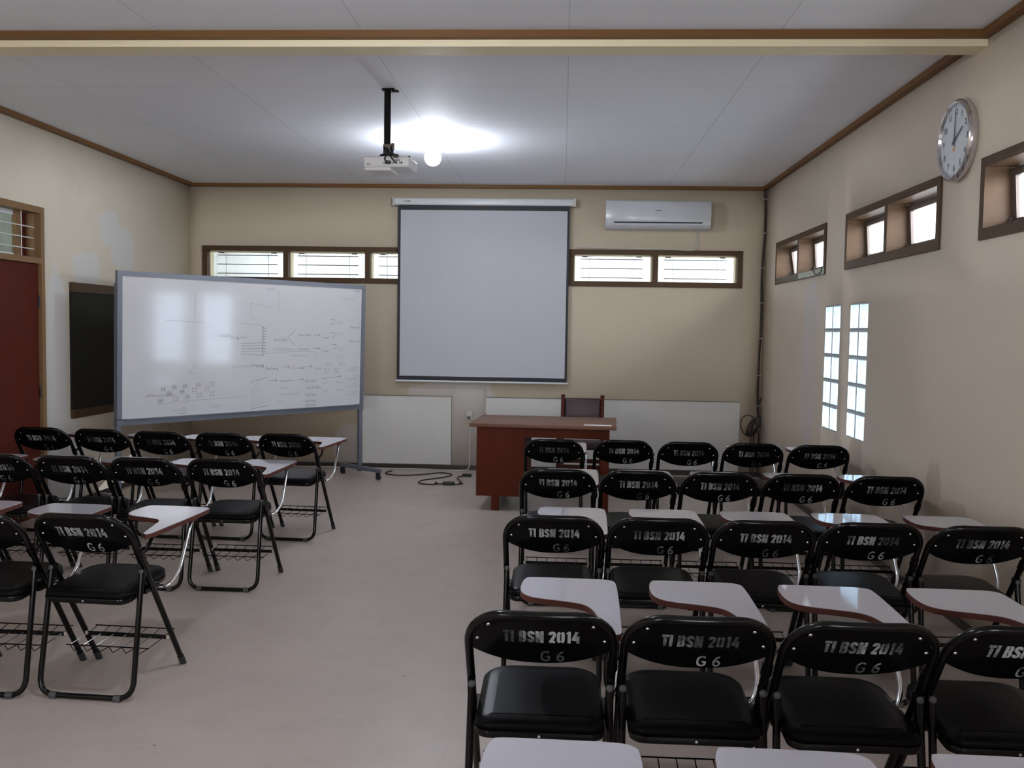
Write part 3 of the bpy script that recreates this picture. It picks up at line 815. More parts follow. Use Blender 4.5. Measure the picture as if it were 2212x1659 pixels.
RIGHT = [  # (x, y of back top, turn)
 [(-0.047, 6.50, 0), (0.449, 6.53, 0), (0.902, 6.505, 0), (1.355, 6.507, 0), (1.805, 6.485, 0)],
 [(-0.012, 5.085, 0), (0.435, 5.093, 0), (0.884, 5.096, 0), (1.340, 5.117, 0), (1.790, 5.104, 0)],
 [(-0.022, 3.80, 0), (0.416, 3.807, 0), (0.855, 3.807, 0), (1.294, 3.818, 0), (1.733, 3.809, 0)],
 [(-0.045, 2.483, 0), (0.392, 2.486, 0), (0.829, 2.478, 0), (1.266, 2.486, 0)],
 [(-0.068, 1.187, 0), (0.405, 1.182, 0), (0.847, 1.190, 0)]]
ROWR = ['front row before the desk', 'second row back from the desk', 'third row back from the desk', 'fourth row back from the desk', 'fifth row back from the desk']
for r, row in enumerate(RIGHT):
    for k, (x, y, a) in enumerate(row):
        place_chair(x, y+DY, a, 'black folding tablet chair, %s from the aisle, %s' % (ORD[k], ROWR[r]), 'folding tablet chairs between the aisle and the glass blocks')
LEFT = [
 [(-1.968, 6.478, -4), (-2.422, 6.451, -2), (-2.880, 6.455, -1.5), (-3.352, 6.515, -3), (-3.818, 6.545, 0)],
 [(-1.955, 5.175, -0.5), (-2.400, 5.150, -0.5), (-2.845, 5.155, -0.5), (-3.295, 5.165, 0), (-3.74, 5.165, 0)],
 [(-1.938, 3.582, -3), (-2.392, 3.571, -1), (-2.84, 3.60, 0)]]
ROWL = ['front row by the whiteboard', 'second row back from the whiteboard', 'third row back from the whiteboard']
for r, row in enumerate(LEFT):
    for k, (x, y, a) in enumerate(row):
        place_chair(x, y+DY, a, 'black folding tablet chair, %s from the aisle, %s' % (ORD[k], ROWL[r]), 'folding tablet chairs between the aisle and the door')

# ------------------------------------------------------------------ whiteboard on its castered stand
def make_whiteboard():
    A = Vector((-3.672, 7.437, 0)); B = Vector((-2.066, 9.500, 0))
    d = (B-A).normalized(); L = (B-A).length; ang = math.atan2(d.y, d.x)
    z0, z1 = 0.708, 1.988
    t = thing('whiteboard', 'large white marker board on a grey rolling stand, scribbled with faint notes', 'whiteboard', ((A+B)/2), ang)
    # local frame: x along the board, -y towards the class
    h = L/2; w_ = 0.042
    b = MB(); b.box(-h, h, -0.016, 0.022, z1-w_, z1); b.box(-h, h, -0.016, 0.022, z0, z0+w_+0.012); b.box(-h, -h+w_, -0.016, 0.022, z0+w_, z1-w_); b.box(h-w_, h, -0.016, 0.022, z0+w_, z1-w_)
    b.build('board_frame', M['alu'], t)
    b = MB(); b.box(-h+w_, h-w_, -0.006, 0.010, z0+w_+0.012, z1-w_); face = b.build('board_face', M['board'], t)
    b = MB(); b.box(-h+w_+0.02, h-w_-0.02, -0.045, -0.016, z0+w_+0.004, z0+w_+0.012); b.build('pen_ledge', M['alu'], t)
    for sx in (-1, 1):
        p = MB(); x = sx*(h-0.02); p.box(x-0.019, x+0.019, 0.0, 0.03, 0.06, z0); p.box(x-0.019, x+0.019, 0.022, 0.045, z0, z1-0.1); p.build('post', M['alu'], t)
        f = MB(); xf = lambda q: q
        f.rbox(x-0.024, x+0.024, -0.31, 0.31, 0.075, 0.115, 0.006); ft = f.build('foot_beam', M['alu'], t)
        for sy in (-1, 1):
            c = MB(); y = sy*0.285
            c.cyl((x-0.012, y, 0.03), (1, 0, 0), 0.03, 0.024, 16); c.build('caster_wheel', M['rubber'], ft)
            c = MB(); c.box(x-0.018, x-0.014, y-0.012, y+0.02, 0.03, 0.078); c.box(x+0.014, x+0.018, y-0.012, y+0.02, 0.03, 0.078); c.build('caster_fork', M['dark'], ft)
    # faint writing: strokes drawn as flat ribbons on the face. board coordinates: u 0..1 left to right, v 0..1 top to bottom
    W, Hh = 2*(h-w_), z1-w_-(z0+w_+0.012)
    def P(u, v): return Vector((-h+w_+u*W, -0.0068, z1-w_-v*Hh))
    def rib(bm, pts, wd=0.0035):
        q = [Vector((p[0]*W, -p[1]*Hh)) for p in pts]
        for i in range(len(q)-1):
            dd = q[i+1]-q[i]
            if dd.length < 1e-6: continue
            n = Vector((-dd.y, dd.x)).normalized()*wd/2; e = dd.normalized()*wd*0.3
            cs = [q[i]-n-e, q[i+1]-n+e, q[i+1]+n+e, q[i]+n-e]
            bm.add([Vector((-h+w_+c.x, -0.0068, z1-w_+c.y)) for c in cs], ((0, 1, 2, 3),))
    LET = {'a': [[(.8, .5), (.4, .6), (.1, .3), (.3, 0), (.7, .2), (.8, .55), (.85, 0)]], 'b': [[(.1, 1.1), (.15, 0), (.6, .05), (.75, .35), (.5, .6), (.15, .4)]],
           'c': [[(.8, .5), (.4, .6), (.1, .3), (.4, 0), (.85, .1)]], 'd': [[(.8, 1.1), (.8, 0), (.75, .4), (.4, .6), (.1, .25), (.4, 0), (.8, .2)]],
           'e': [[(.1, .3), (.8, .35), (.55, .6), (.2, .5), (.15, .1), (.5, 0), (.85, .1)]], 'f': [[(.8, 1.1), (.5, 1.1), (.4, .8), (.4, -.3)], [(.1, .55), (.8, .55)]],
           'g': [[(.8, .55), (.3, .6), (.1, .3), (.4, .05), (.8, .4), (.8, -.4), (.3, -.5)]], 'h': [[(.1, 1.1), (.1, 0), (.2, .4), (.6, .6), (.75, .3), (.8, 0)]],
           'i': [[(.4, .6), (.45, 0)]], 'k': [[(.1, 1.1), (.1, 0)], [(.7, .6), (.15, .3), (.8, 0)]], 'l': [[(.4, 1.1), (.4, .1), (.6, 0)]],
           'm': [[(.05, .6), (.05, 0), (.1, .4), (.35, .6), (.45, 0), (.5, .4), (.8, .6), (.95, 0)]], 'n': [[(.1, .6), (.1, 0), (.2, .4), (.6, .6), (.75, .3), (.8, 0)]],
           'o': [[(.4, .6), (.1, .3), (.4, 0), (.8, .3), (.4, .6)]], 'r': [[(.15, .6), (.2, 0), (.25, .4), (.7, .6)]], 's': [[(.75, .55), (.3, .55), (.25, .35), (.7, .25), (.6, 0), (.1, .05)]],
           't': [[(.45, .95), (.45, .05), (.8, .05)], [(.1, .6), (.85, .6)]], 'u': [[(.1, .6), (.15, .05), (.6, 0), (.8, .6), (.85, 0)]],
           'B': [[(.1, 1.1), (.1, 0), (.7, .1), (.75, .45), (.1, .6), (.65, .8), (.55, 1.1), (.1, 1.1)]], 'C': [[(.85, .95), (.5, 1.1), (.1, .6), (.4, 0), (.9, .1)]],
           'S': [[(.85, 1.0), (.3, 1.1), (.15, .75), (.75, .4), (.6, 0), (.05, .1)]], 'P': [[(.1, 0), (.1, 1.1), (.7, 1.0), (.6, .55), (.1, .5)]], '/': [[(.1, -.1), (.8, 1.1)]]}
    rnd = random.Random(3)
    def word(bm, u, v, text, sz=0.017, wd=0.0032):
        x = u; kx = Hh/W
        if isinstance(text, int):                        # a smudged, unreadable word
            pts = []
            for k in range(text*4+1):
                up = rnd.choice((0.5, 0.6, 0.6, 1.0)) if k % 4 == 1 else 0.45
                pts.append((u+k/4*sz*0.62+0.002*math.sin(k*2.1), v-sz*up*0.85*(1+math.sin(k*PI/2+0.4))*rnd.uniform(0.6, 1.1)))
            return rib(bm, pts, wd)
        for c in text:
            jx = rnd.uniform(0.75, 1.0)
            for st in LET.get(c, []):
                rib(bm, [(x+p[0]*sz*1.25*kx*jx, v-p[1]*sz*1.15-0.12*sz*rnd.random()) for p in st], wd)
            x += sz*1.3*kx*jx
    ink = MB(); dk = MB()
    # the sketch of a container with level lines, mid-board
    rib(ink, [(0.485, 0.145), (0.485, 0.28), (0.515, 0.28)]); rib(ink, [(0.485, 0.155), (0.57, 0.185)]); rib(ink, [(0.60, 0.05), (0.605, 0.22)])
    rib(ink, [(0.43, 0.31), (0.53, 0.33), (0.54, 0.34)]); rib(dk, [(0.535, 0.34), (0.535, 0.56)], 0.006); rib(dk, [(0.445, 0.55), (0.535, 0.565), (0.545, 0.545)])
    for k in range(4): rib(dk, [(0.445, 0.47+0.02*k), (0.535, 0.465+0.022*k)])
    for k in range(9): rib(dk, [(0.535, 0.345+0.023*k), (0.548, 0.35+0.023*k)], 0.005)
    rib(ink, [(0.54, 0.55), (0.66, 0.535), (0.77, 0.54), (0.79, 0.585)])
    for (u, v, tx, m) in ((0.36, 0.42, 5, ink), (0.44, 0.43, 3, ink), (0.585, 0.45, 'Coffee', dk), (0.69, 0.41, 'Content', dk), (0.69, 0.525, 'Contoh', dk), (0.58, 0.525, 10, ink),
                          (0.805, 0.43, 'lain', dk), (0.805, 0.545, 'lain', dk), (0.41, 0.655, 10, ink), (0.55, 0.68, 'Barang', dk), (0.665, 0.68, 'Slinder', dk), (0.77, 0.685, 'lain', dk),
                          (0.61, 0.78, 6, dk), (0.73, 0.79, 5, dk), (0.61, 0.84, 4, ink), (0.61, 0.89, 9, ink), (0.60, 0.945, 3, ink),
                          (0.73, 0.845, 7, dk), (0.73, 0.905, 5, dk), (0.73, 0.955, 5, dk), (0.73, 0.99, 5, dk),
                          (0.08, 0.855, 10, dk), (0.18, 0.965, 5, ink), (0.20, 0.99, 3, dk), (0.32, 0.955, 4, ink),
                          (0.94, 0.34, 5, dk), (0.94, 0.46, 5, dk), (0.93, 0.71, 5, ink), (0.93, 0.79, 5, ink), (0.93, 0.85, 3, ink), (0.93, 0.92, 4, ink),
                          (0.545, 0.05, 4, ink), (0.90, 0.10, 6, ink), (0.96, 0.03, 3, dk), (0.88, 0.81, 4, ink), (0.88, 0.88, 4, ink), (0.81, 0.81, 3, ink), (0.81, 0.885, 3, ink), (0.66, 0.575, 7, ink)):
        word(m, u, v, tx)
    for (a, c) in (((0.765, 0.40), (0.795, 0.40)), ((0.765, 0.51), (0.795, 0.51)), ((0.51, 0.655), (0.54, 0.655)), ((0.62, 0.66), (0.655, 0.66)), ((0.73, 0.66), (0.76, 0.66)), ((0.56, 0.77), (0.60, 0.765)), ((0.69, 0.765), (0.72, 0.765)), ((0.40, 0.43), (0.435, 0.43)), ((0.49, 0.64), (0.54, 0.645)), ((0.81, 0.765), (0.90, 0.75))):
        rib(dk, [a, c]); rib(dk, [(c[0]-0.008, c[1]-0.012), c, (c[0]-0.008, c[1]+0.012)])
    rib(dk, [(0.68, 0.36), (0.645, 0.42), (0.68, 0.49)])
    # S, J and number-like notes at the far end
    def ess(bm, u, v, s): rib(bm, [(u+s*0.5, v-s*0.9), (u, v-s), (u-s*0.2, v-s*0.6), (u+s*0.4, v-s*0.4), (u+s*0.3, v), (u-s*0.3, v-s*0.1)], 0.004)
    def jay(bm, u, v, s): rib(bm, [(u-s*0.4, v-s*1.6), (u+s*0.4, v-s*1.6), (u+s*0.25, v-s*0.2), (u, v), (u-s*0.3, v-s*0.3)], 0.004)
    def oh(bm, u, v, s): rib(bm, [(u+s*0.5*math.cos(a*PI/5), v-s*0.6+s*0.6*math.sin(a*PI/5)) for a in range(11)], 0.0035)
    for (u, v) in ((0.855, 0.31), (0.857, 0.42), (0.865, 0.52)): jay(dk, u, v, 0.025)
    for (u, v) in ((0.825, 0.72), (0.875, 0.72)): ess(ink, u, v, 0.04)
    for (u, v) in ((0.895, 0.31), (0.895, 0.40), (0.90, 0.53), (0.90, 0.60), (0.845, 0.66), (0.91, 0.66), (0.98, 0.70), (0.98, 0.77), (0.98, 0.84), (0.98, 0.915)):
        oh(ink, u, v, 0.022); rib(ink, [(u-0.022, v-0.024), (u-0.012, v-0.026), (u-0.019, v)], 0.0035)
    rib(ink, [(0.985, 0.29), (0.992, 0.33), (0.985, 0.37)]); rib(ink, [(0.985, 0.41), (0.992, 0.45), (0.985, 0.49)])
    # hatched wedge
    rib(dk, [(0.485, 0.775), (0.565, 0.735)]); rib(dk, [(0.485, 1.0-0.015), (0.565, 0.965)])
    for k in range(7): rib(ink, [(0.487, 0.84+0.022*k), (0.52+0.005*k, 0.755+0.03*k)])
    # rows of small boxes joined by a line
    for (u, v) in ((0.145, 0.80), (0.185, 0.79), (0.225, 0.785), (0.275, 0.78), (0.33, 0.775), (0.165, 0.835), (0.215, 0.825), (0.26, 0.815), (0.31, 0.81), (0.135, 0.885), (0.19, 0.875), (0.235, 0.865), (0.28, 0.855), (0.33, 0.85)):
        s = 0.007; rib(dk, [(u-s, v-s*2), (u+s, v-s*2), (u+s, v+s*2), (u-s, v+s*2), (u-s, v-s*2)], 0.003)
        if (int(u*1000)) % 2: rib(dk, [(u-s, v), (u+s, v)], 0.006)
    rib(ink, [(0.125, 0.91), (0.22, 0.895), (0.33, 0.89), (0.46, 0.885)])
    rib(ink, [(0.15, 0.30), (0.29, 0.315)]); rib(ink, [(0.26, 0.10), (0.26, 0.30)]); rib(ink, [(0.27, 0.62), (0.24, 0.68), (0.27, 0.70)])
    ink.build('faint_writing', M['ink'], face); dk.build('marker_writing', M['ink2'], face)
    # the board leans a little forward at the top
    def lean(o):
        if o.type == 'MESH':
            for v in o.data.vertices:
                if v.co.z > z0: v.co.y -= (v.co.z-z0)*0.024
        for c in o.children: lean(c)
    lean(t)
make_whiteboard()

# old chalkboard on the left wall
def make_chalkboard():
    t = thing('chalkboard', 'old dark chalkboard with brown frame on the wall beside the door', 'chalkboard', (XL, 8.2, 0))
    for z0, z1 in ((1.815, 1.895), (0.745, 0.82)):
        b = MB(); b.box(0.0, 0.03, -0.62, 0.75, z0, z1); b.build('frame_rail', M['frame'], t)
    b = MB(); b.box(0.0, 0.02, -0.62, 0.75, 0.82, 1.815); b.build('board_face', M['green'], t)
make_chalkboard()

# ------------------------------------------------------------------ projection screen
def make_screen():
    t = thing('projection_screen', 'white pull-down projection screen with black borders on the back wall', 'projection screen', (-0.873, YB, 0))
    yb = -0.085
    b = MB(); b.rbox(-0.975, 0.975, -0.10, -0.02, 2.884, 2.962, 0.018); cs = b.build('casing', M['casing'], t)
    for sx in (-1, 1):
        b = MB(); b.box(sx*0.978-0.012, sx*0.978+0.012, -0.103, 0.0, 2.878, 2.966); b.build('end_cap', M['whitecable'], t)
    b = MB()                                             # small logo: a row of blue-grey letter shapes
    x = -0.860
    for st in ([(0, 0.8), (0.3, 0.9), (0.1, 0.1), (0.5, 0.2)], [(0, 0.8), (0, 0.1), (0.5, 0.1), (0.5, 0.8)], [(0.5, 0.8), (0, 0.8), (0, 0.45), (0.5, 0.45), (0.5, 0.1), (0, 0.1)], [(0, 0.1), (0, 0.8), (0.5, 0.8), (0.5, 0.1), (0, 0.1)]):
        for i in range(len(st)-1):
            a, c = Vector(st[i])*0.022, Vector(st[i+1])*0.022
            dd = (c-a).normalized(); n = Vector((-dd.y, dd.x))*0.0022
            b.add([Vector((x+q.x, -0.1006, 2.916+q.y)) for q in (a-n, c-n, c+n, a+n)], ((0, 1, 2, 3),))
        x += 0.018
    b.build('logo', M['clockink'], cs)
    b = MB(); b.box(-0.928, 0.928, yb+0.0005, yb+0.003, 0.99, 2.90); fb = b.build('border_fabric', M['screenblack'], t)
    b = MB(); b.box(-0.900, 0.903, yb-0.0012, yb+0.0005, 1.035, 2.832); b.build('white_fabric', M['screen'], t)
    b = MB(); b.tube([(-0.945, yb, 0.980), (0.945, yb, 0.980)], 0.011, 10); b.build('bottom_bar', M['casing'], t)
    b = MB(); b.tube([(0.020, yb+0.02, 0.975), (0.022, yb+0.055, 0.90), (0.030, yb+0.07, 0.78), (0.038, yb+0.072, 0.645)], 0.003, 6)
    b.tube([(0.045, yb+0.02, 0.975), (0.046, yb+0.055, 0.90), (0.045, yb+0.07, 0.78), (0.044, yb+0.072, 0.645)], 0.003, 6); b.build('pull_cord', M['whitecable'], t)
make_screen()

# ------------------------------------------------------------------ air conditioner
def make_ac():
    t = thing('air_conditioner', 'white wall air conditioner with dark outlet slot beside the projection screen', 'air conditioner', (0.99, YB, 0))
    prof = [(0.0, 2.945), (-0.12, 2.95), (-0.165, 2.945), (-0.185, 2.925), (-0.197, 2.86), (-0.20, 2.78), (-0.193, 2.70), (-0.175, 2.668), (-0.13, 2.645), (0.0, 2.645)]
    pr = [(y*0.85, z) for y, z in prof]
    b = MB(); n = len(pr); xs = [(-0.555, 0.97), (-0.548, 1.0), (0.548, 1.0), (0.555, 0.97)]
    vs = []
    for (x, s) in xs: vs += [Vector((x, y*s, 2.795+(z-2.795)*s)) for y, z in pr]
    fs = []
    for k in range(3):
        for i in range(n-1): fs.append((k*n+i, k*n+i+1, (k+1)*n+i+1, (k+1)*n+i))
    b.add(vs, fs, 0, True); b.add(vs[:n], (tuple(range(n)),)); b.add(vs[-n:], (tuple(range(n)),))
    body = b.build('body', M['ac'], t)
    s = MB(); s.box(-0.465, 0.465, -0.1685, -0.155, 2.704, 2.718); s.build('outlet_slot', M['dark'], t)
    s = MB(); s.box(-0.035, 0.032, -0.1712, -0.165, 2.834, 2.841); s.build('logo', M['clockink'], t)
    s = MB(); s.box(-0.46, 0.46, -0.166, -0.12, 2.684, 2.702); s.build('louvre', M['ac'], t)
    c = MB(); c.tube(spline([(0.43, -0.03, 2.65), (0.437, -0.012, 2.58), (0.437, -0.010, 2.50), (0.425, -0.018, 2.452), (0.37, -0.022, 2.437), (0.15, -0.022, 2.442), (-0.15, -0.022, 2.448), (-0.5, -0.022, 2.452), (-0.86, -0.022, 2.455)], 6), 0.007, 8)
    c.build('drain_hose', M['whitecable'], t)
make_ac()

# ------------------------------------------------------------------ wall clock on the right wall
def text_mesh(b, s, place, size):
    cu = bpy.data.curves.new('numeral', 'FONT'); cu.body = s; cu.size = size; cu.align_x = 'CENTER'; cu.align_y = 'CENTER'; cu.offset = size*0.02
    o = bpy.data.objects.new('numeral', cu); COL.objects.link(o)
    dg = bpy.context.evaluated_depsgraph_get(); me = bpy.data.meshes.new_from_object(o.evaluated_get(dg))
    b.add([place(v.co.x, v.co.y) for v in me.vertices], [tuple(p.vertices) for p in me.polygons])
    bpy.data.objects.remove(o); bpy.data.curves.remove(cu); bpy.data.meshes.remove(me)
def make_clock():
    cy_, cz_, R_ = 5.23, 2.617, 0.222
    t = thing('wall_clock', 'round white wall clock with pinkish chrome rim above the high windows', 'clock', (XR, cy_, cz_))
    ax = (-1, 0, 0)
    b = MB(); b.lathe([(R_*0.93, 0.0), (R_*0.97, 0.012), (R_, 0.03), (R_*0.985, 0.045), (R_*0.93, 0.055), (R_*0.88, 0.050), (R_*0.865, 0.036)], (0, 0, 0), ax, 64); b.build('rim', M['clockrim'], t)
    b = MB(); b.lathe([(R_*0.90, 0.030), (R_*0.89, 0.036), (0, 0.036)], (0, 0, 0), ax, 64); face = b.build('face', M['clockface'], t)
    X0 = -0.0375
    # seen from the room: clockwise runs towards -y
    def pos(r, a, x=X0): return Vector((x, -r*math.sin(a), r*math.cos(a)))
    k = MB()
    for i in range(60):
        a = 2*PI*i/60; r0, r1 = (0.80, 0.86) if i % 5 == 0 else (0.83, 0.86); wd = 0.0032 if i % 5 == 0 else 0.0016
        u = pos(1, a)-pos(0, a); u.x = 0; v = Vector((0, u.z, -u.y))
        p0, p1 = pos(r0*R_, a), pos(r1*R_, a)
        k.add([p0-v*wd, p1-v*wd, p1+v*wd, p0+v*wd], ((0, 1, 2, 3),))
    k.build('minute_track', M['clockink'], face)
    k = MB()
    for i in range(1, 13):
        c = pos(0.68*R_, 2*PI*i/12)
        text_mesh(k, str(i), (lambda x, y, c=c: Vector((X0, c.y-x, c.z+y))), 0.045)
    k.build('numerals', M['clockink'], face)
    def hand(name, a, l, wd):
        h = MB(); u = Vector((0, -math.sin(a), math.cos(a))); v = Vector((0, math.cos(a), math.sin(a)))
        p0, p1 = u*(-0.03), u*l
        vs = [p0-v*wd, p1-v*wd*0.4, p1+v*wd*0.4, p0+v*wd]
        h.add([q+Vector((X0-0.006, 0, 0)) for q in vs]+[q+Vector((X0-0.003, 0, 0)) for q in vs], ((0, 1, 2, 3), (7, 6, 5, 4), (0, 4, 5, 1), (1, 5, 6, 2), (2, 6, 7, 3), (3, 7, 4, 0)))
        h.build(name, M['clockink'], t)
    hand('minute_hand', 0.02, 0.155, 0.004); hand('hour_hand', math.radians(60), 0.115, 0.0055)
    h = MB(); h.lathe([(0.008, 0.036), (0.008, 0.046), (0, 0.047)], (0, 0, 0), ax, 16); h.build('hub', M['clockink'], t)
    h = MB(); h.lathe([(0.014, 0.0365), (0.0, 0.038)], (0, 0.012, -0.045), ax, 12); h.build('orange_emblem', M['orange'], face)
make_clock()

# ------------------------------------------------------------------ ceiling projector and lamp
def make_projector():
    t = thing('projector', 'white projector hanging from the ceiling on a black pole', 'projector', (-1.175, 6.12, 0), math.radians(-4))
    b = MB(); b.box(-0.03, 0.05, -0.035, 0.035, CEIL-0.012, CEIL); b.box(0.03, 0.075, -0.012, 0.012, CEIL-0.018, CEIL-0.008); b.build('ceiling_plate', M['black'], t)
    b = MB(); b.tube([(0, 0, CEIL-0.01), (0, 0, 2.735)], 0.0225, 16); pole = b.build('pole', M['black'], t)
    b = MB(); b.rbox(-0.022, 0.045, -0.026, 0.026, 2.722, 2.756, 0.006); b.cyl((0.03, -0.02, 2.75), (1, -0.2, 0.1), 0.010, 0.022, 10); b.build('clamp', M['sash'], t)
    b = MB()
    for (x, y) in ((-0.013, 0.01), (0.035, 0.01), (-0.013, -0.03), (0.035, -0.03)): b.tube([(x, y, 2.74), (x, y, 2.688)], 0.005, 8)
    b.lathe([(0.0, 0.012), (0.05, 0.010), (0.065, 0.0), (0.065, -0.004), (0, -0.004)], (0.015, 0, 2.684), (0, 0, 1), 24)
    b.build('bracket', M['black'], t)
    b = MB(); b.box(-0.105, 0.155, -0.012, 0.012, 2.672, 2.680); b.box(-0.130, -0.110, -0.02, 0.0, 2.667, 2.674); b.build('mount_arm', M['black'], t)
    b = MB()
    for (z0, z1, x0, x1, y0, y1) in ((2.594, 2.668, -0.138, 0.166, -0.09, 0.17),):
        b.rbox(x0, x1, y0, y1, z0, z1, 0.016, seg=4)
    body = b.build('body', M['projector'], t)
    b = MB(); b.rbox(-0.130, 0.045, -0.085, 0.13, 2.574, 2.597, 0.010); b.build('lamp_cover', M['projector'], t)
    b = MB(); b.lathe([(0.03, 0), (0.03, 0.02), (0.025, 0.02), (0.022, 0.008), (0, 0.006)], (-0.07, 0.17, 2.632), (0, 1, 0), 20); b.build('lens', M['dark'], t)
    b = MB()
    b.box(-0.01, 0.12, -0.0912, -0.0895, 2.615, 2.640); b.build('port_panel', M['casing'], body)
    b = MB()
    for (x, z, w_, hh) in ((0.0, 2.618, 0.022, 0.006), (0.03, 2.616, 0.02, 0.010), (0.062, 2.617, 0.008, 0.009), (0.078, 2.616, 0.012, 0.011), (0.105, 2.618, 0.010, 0.008), (0.118, 2.616, 0.008, 0.012), (0.085, 2.633, 0.008, 0.009), (0.10, 2.634, 0.007, 0.008), (-0.115, 2.612, 0.026, 0.004)):
        b.box(x, x+w_, -0.094, -0.089, z, z+hh)
    b.build('port', M['dark'], body)
    b = MB(); b.rbox(0.072, 0.104, -0.122, -0.10, 2.652, 2.672, 0.004); b.rbox(0.02, 0.052, -0.125, -0.10, 2.612, 2.632, 0.004); b.rbox(0.005, 0.022, -0.06, -0.04, 2.662, 2.70, 0.004)
    b.tube(spline([(0.0, -0.02, 2.735), (0.03, -0.05, 2.70), (0.065, -0.09, 2.672), (0.085, -0.115, 2.664)], 6), 0.005, 8)
    b.tube(spline([(0.0, -0.02, 2.735), (0.02, -0.05, 2.70), (0.05, -0.10, 2.66), (0.075, -0.118, 2.632), (0.085, -0.108, 2.624)], 6), 0.005, 8)
    b.tube(spline([(-0.005, -0.02, 2.735), (0.012, -0.045, 2.70), (0.012, -0.09, 2.665), (0.018, -0.125, 2.635), (0.036, -0.122, 2.622)], 6), 0.005, 8)
    b.build('video_cable', M['cable'], t)
make_projector()
def make_bulb(x, y, label):
    t = thing('ceiling_lamp', label, 'lamp', (x, y, CEIL))
    b = MB(); b.lathe([(0.05, 0.0), (0.05, -0.012), (0.028, -0.02), (0.024, -0.06), (0.0, -0.06)], (0, 0, 0), (0, 0, 1), 24); b.build('lamp_holder', M['ceramic'], t)
    b = MB(); b.lathe([(max(p.x, 0.0), p.y) for p in spline([(0.0, -0.055, 0), (0.02, -0.058, 0), (0.026, -0.075, 0), (0.055, -0.105, 0), (0.068, -0.140, 0), (0.062, -0.175, 0), (0.037, -0.205, 0), (0.0, -0.215, 0)], 4)], (0, 0, 0), (0, 0, 1), 32); b.build('bulb', M['bulb'], t)
make_bulb(-1.10, 7.72, 'bright glowing white bulb in a holder on the ceiling behind the projector')
make_bulb(-0.95, 3.0, 'added unseen bulb on the ceiling of the near half of the room, before the beam')  # guessed second bulb, out of view, added to brighten the near half

# ------------------------------------------------------------------ desk, chair behind it, paper
def make_desk():
    t = thing('desk', 'red-brown wooden teacher desk with one pedestal in front of the back wall', 'desk', (-0.135, 8.22, 0), math.radians(-3))
    b = MB(); b.rbox(-0.625, 0.625, -0.415, 0.415, 0.722, 0.752, 0.004, seg=2); b.build('desk_top', M['desktop'], t)
    b = MB(); b.box(-0.565, -0.155, -0.375, 0.375, 0.125, 0.722); ped = b.build('pedestal', M['desk'], t)
    b = MB()
    for z0, z1 in ((0.14, 0.32), (0.33, 0.51), (0.52, 0.70)):
        b = MB(); b.box(-0.55, -0.17, 0.375, 0.387, z0, z1); dr = b.build('drawer_front', M['desk'], ped)
        k = MB(); k.cyl((-0.36, 0.387, (z0+z1)/2), (0, 1, 0), 0.012, 0.02, 12); k.build('knob', M['dark'], dr)
    for (x, y) in ((-0.40, -0.345), (-0.40, 0.345), (0.535, -0.345), (0.535, 0.345)):
        k = MB(); z1 = 0.722 if x > 0 else 0.125
        k.box(x-0.033, x+0.033, y-0.03, y+0.03, 0.0, z1); k.build('leg', M['desk'], t)
    b = MB(); b.box(-0.155, 0.502, -0.365, -0.345, 0.638, 0.722); b.build('apron', M['desk'], t)
    b = MB(); b.box(0.525, 0.545, -0.315, 0.315, 0.638, 0.722); b.build('side_apron', M['desk'], t)
    b = MB(); b.box(0.525, 0.545, -0.315, 0.315, 0.16, 0.20); b.build('stretcher', M['desk'], t)
make_desk()
b = MB(); b.box(0.0, 0.235, -0.03, 0.03, 0.0, 0.004, xf=lambda p: Matrix.Rotation(math.radians(-4), 3, 'Z') @ p + Vector((0.195, 7.872, 0.7525)))
tag(b.build('paper_strip', M['paper']), 'narrow white paper strip lying at the front of the desk top', 'paper')
def make_armchair():
    t = thing('wooden_armchair', 'dark red wooden armchair with maroon padded back behind the desk', 'chair', (0.20, 8.98, 0), math.radians(180-3))
    # local: +y is the way the sitter faces
    for sx in (-1, 1):
        b = MB(); P = [(sx*0.195, -0.22, 0.0), (sx*0.195, -0.20, 0.45), (sx*0.195, -0.245, 0.895)]
        b.tube([Vector(p) for p in spline(P, 6)], 0.019, 10); b.lathe([(0.019, 0), (0.023, 0.008), (0.020, 0.02), (0.0, 0.026)], P[2], (0, 0, 1), 12); b.build('back_post', M['redwood'], t)
        b = MB(); b.box(sx*0.21-0.019, sx*0.21+0.019, 0.19, 0.228, 0.0, 0.64); b.build('front_leg', M['redwood'], t)
        b = MB(); b.rbox(sx*0.215-0.026, sx*0.215+0.026, -0.20, 0.27, 0.635, 0.662, 0.008); b.build('armrest', M['redwood'], t)
        b = MB(); b.box(sx*0.20-0.011, sx*0.20+0.011, -0.20, 0.19, 0.20, 0.235); b.build('side_stretcher', M['redwood'], t)
    b = MB(); b.box(-0.19, 0.19, 0.20, 0.218, 0.24, 0.28); b.box(-0.18, 0.18, -0.215, -0.195, 0.24, 0.28); b.build('cross_stretcher', M['redwood'], t)
    b = MB(); b.rbox(-0.215, 0.215, -0.20, 0.235, 0.425, 0.478, 0.02); b.build('seat', M['maroon'], t)
    b = MB()
    def tl(p): return Vector((p.x, p.y-0.10*(p.z-0.45), p.z))
    b.rbox(-0.176, 0.176, -0.225, -0.175, 0.56, 0.885, 0.018, xf=tl); b.build('backrest', M['maroon'], t)
make_armchair()

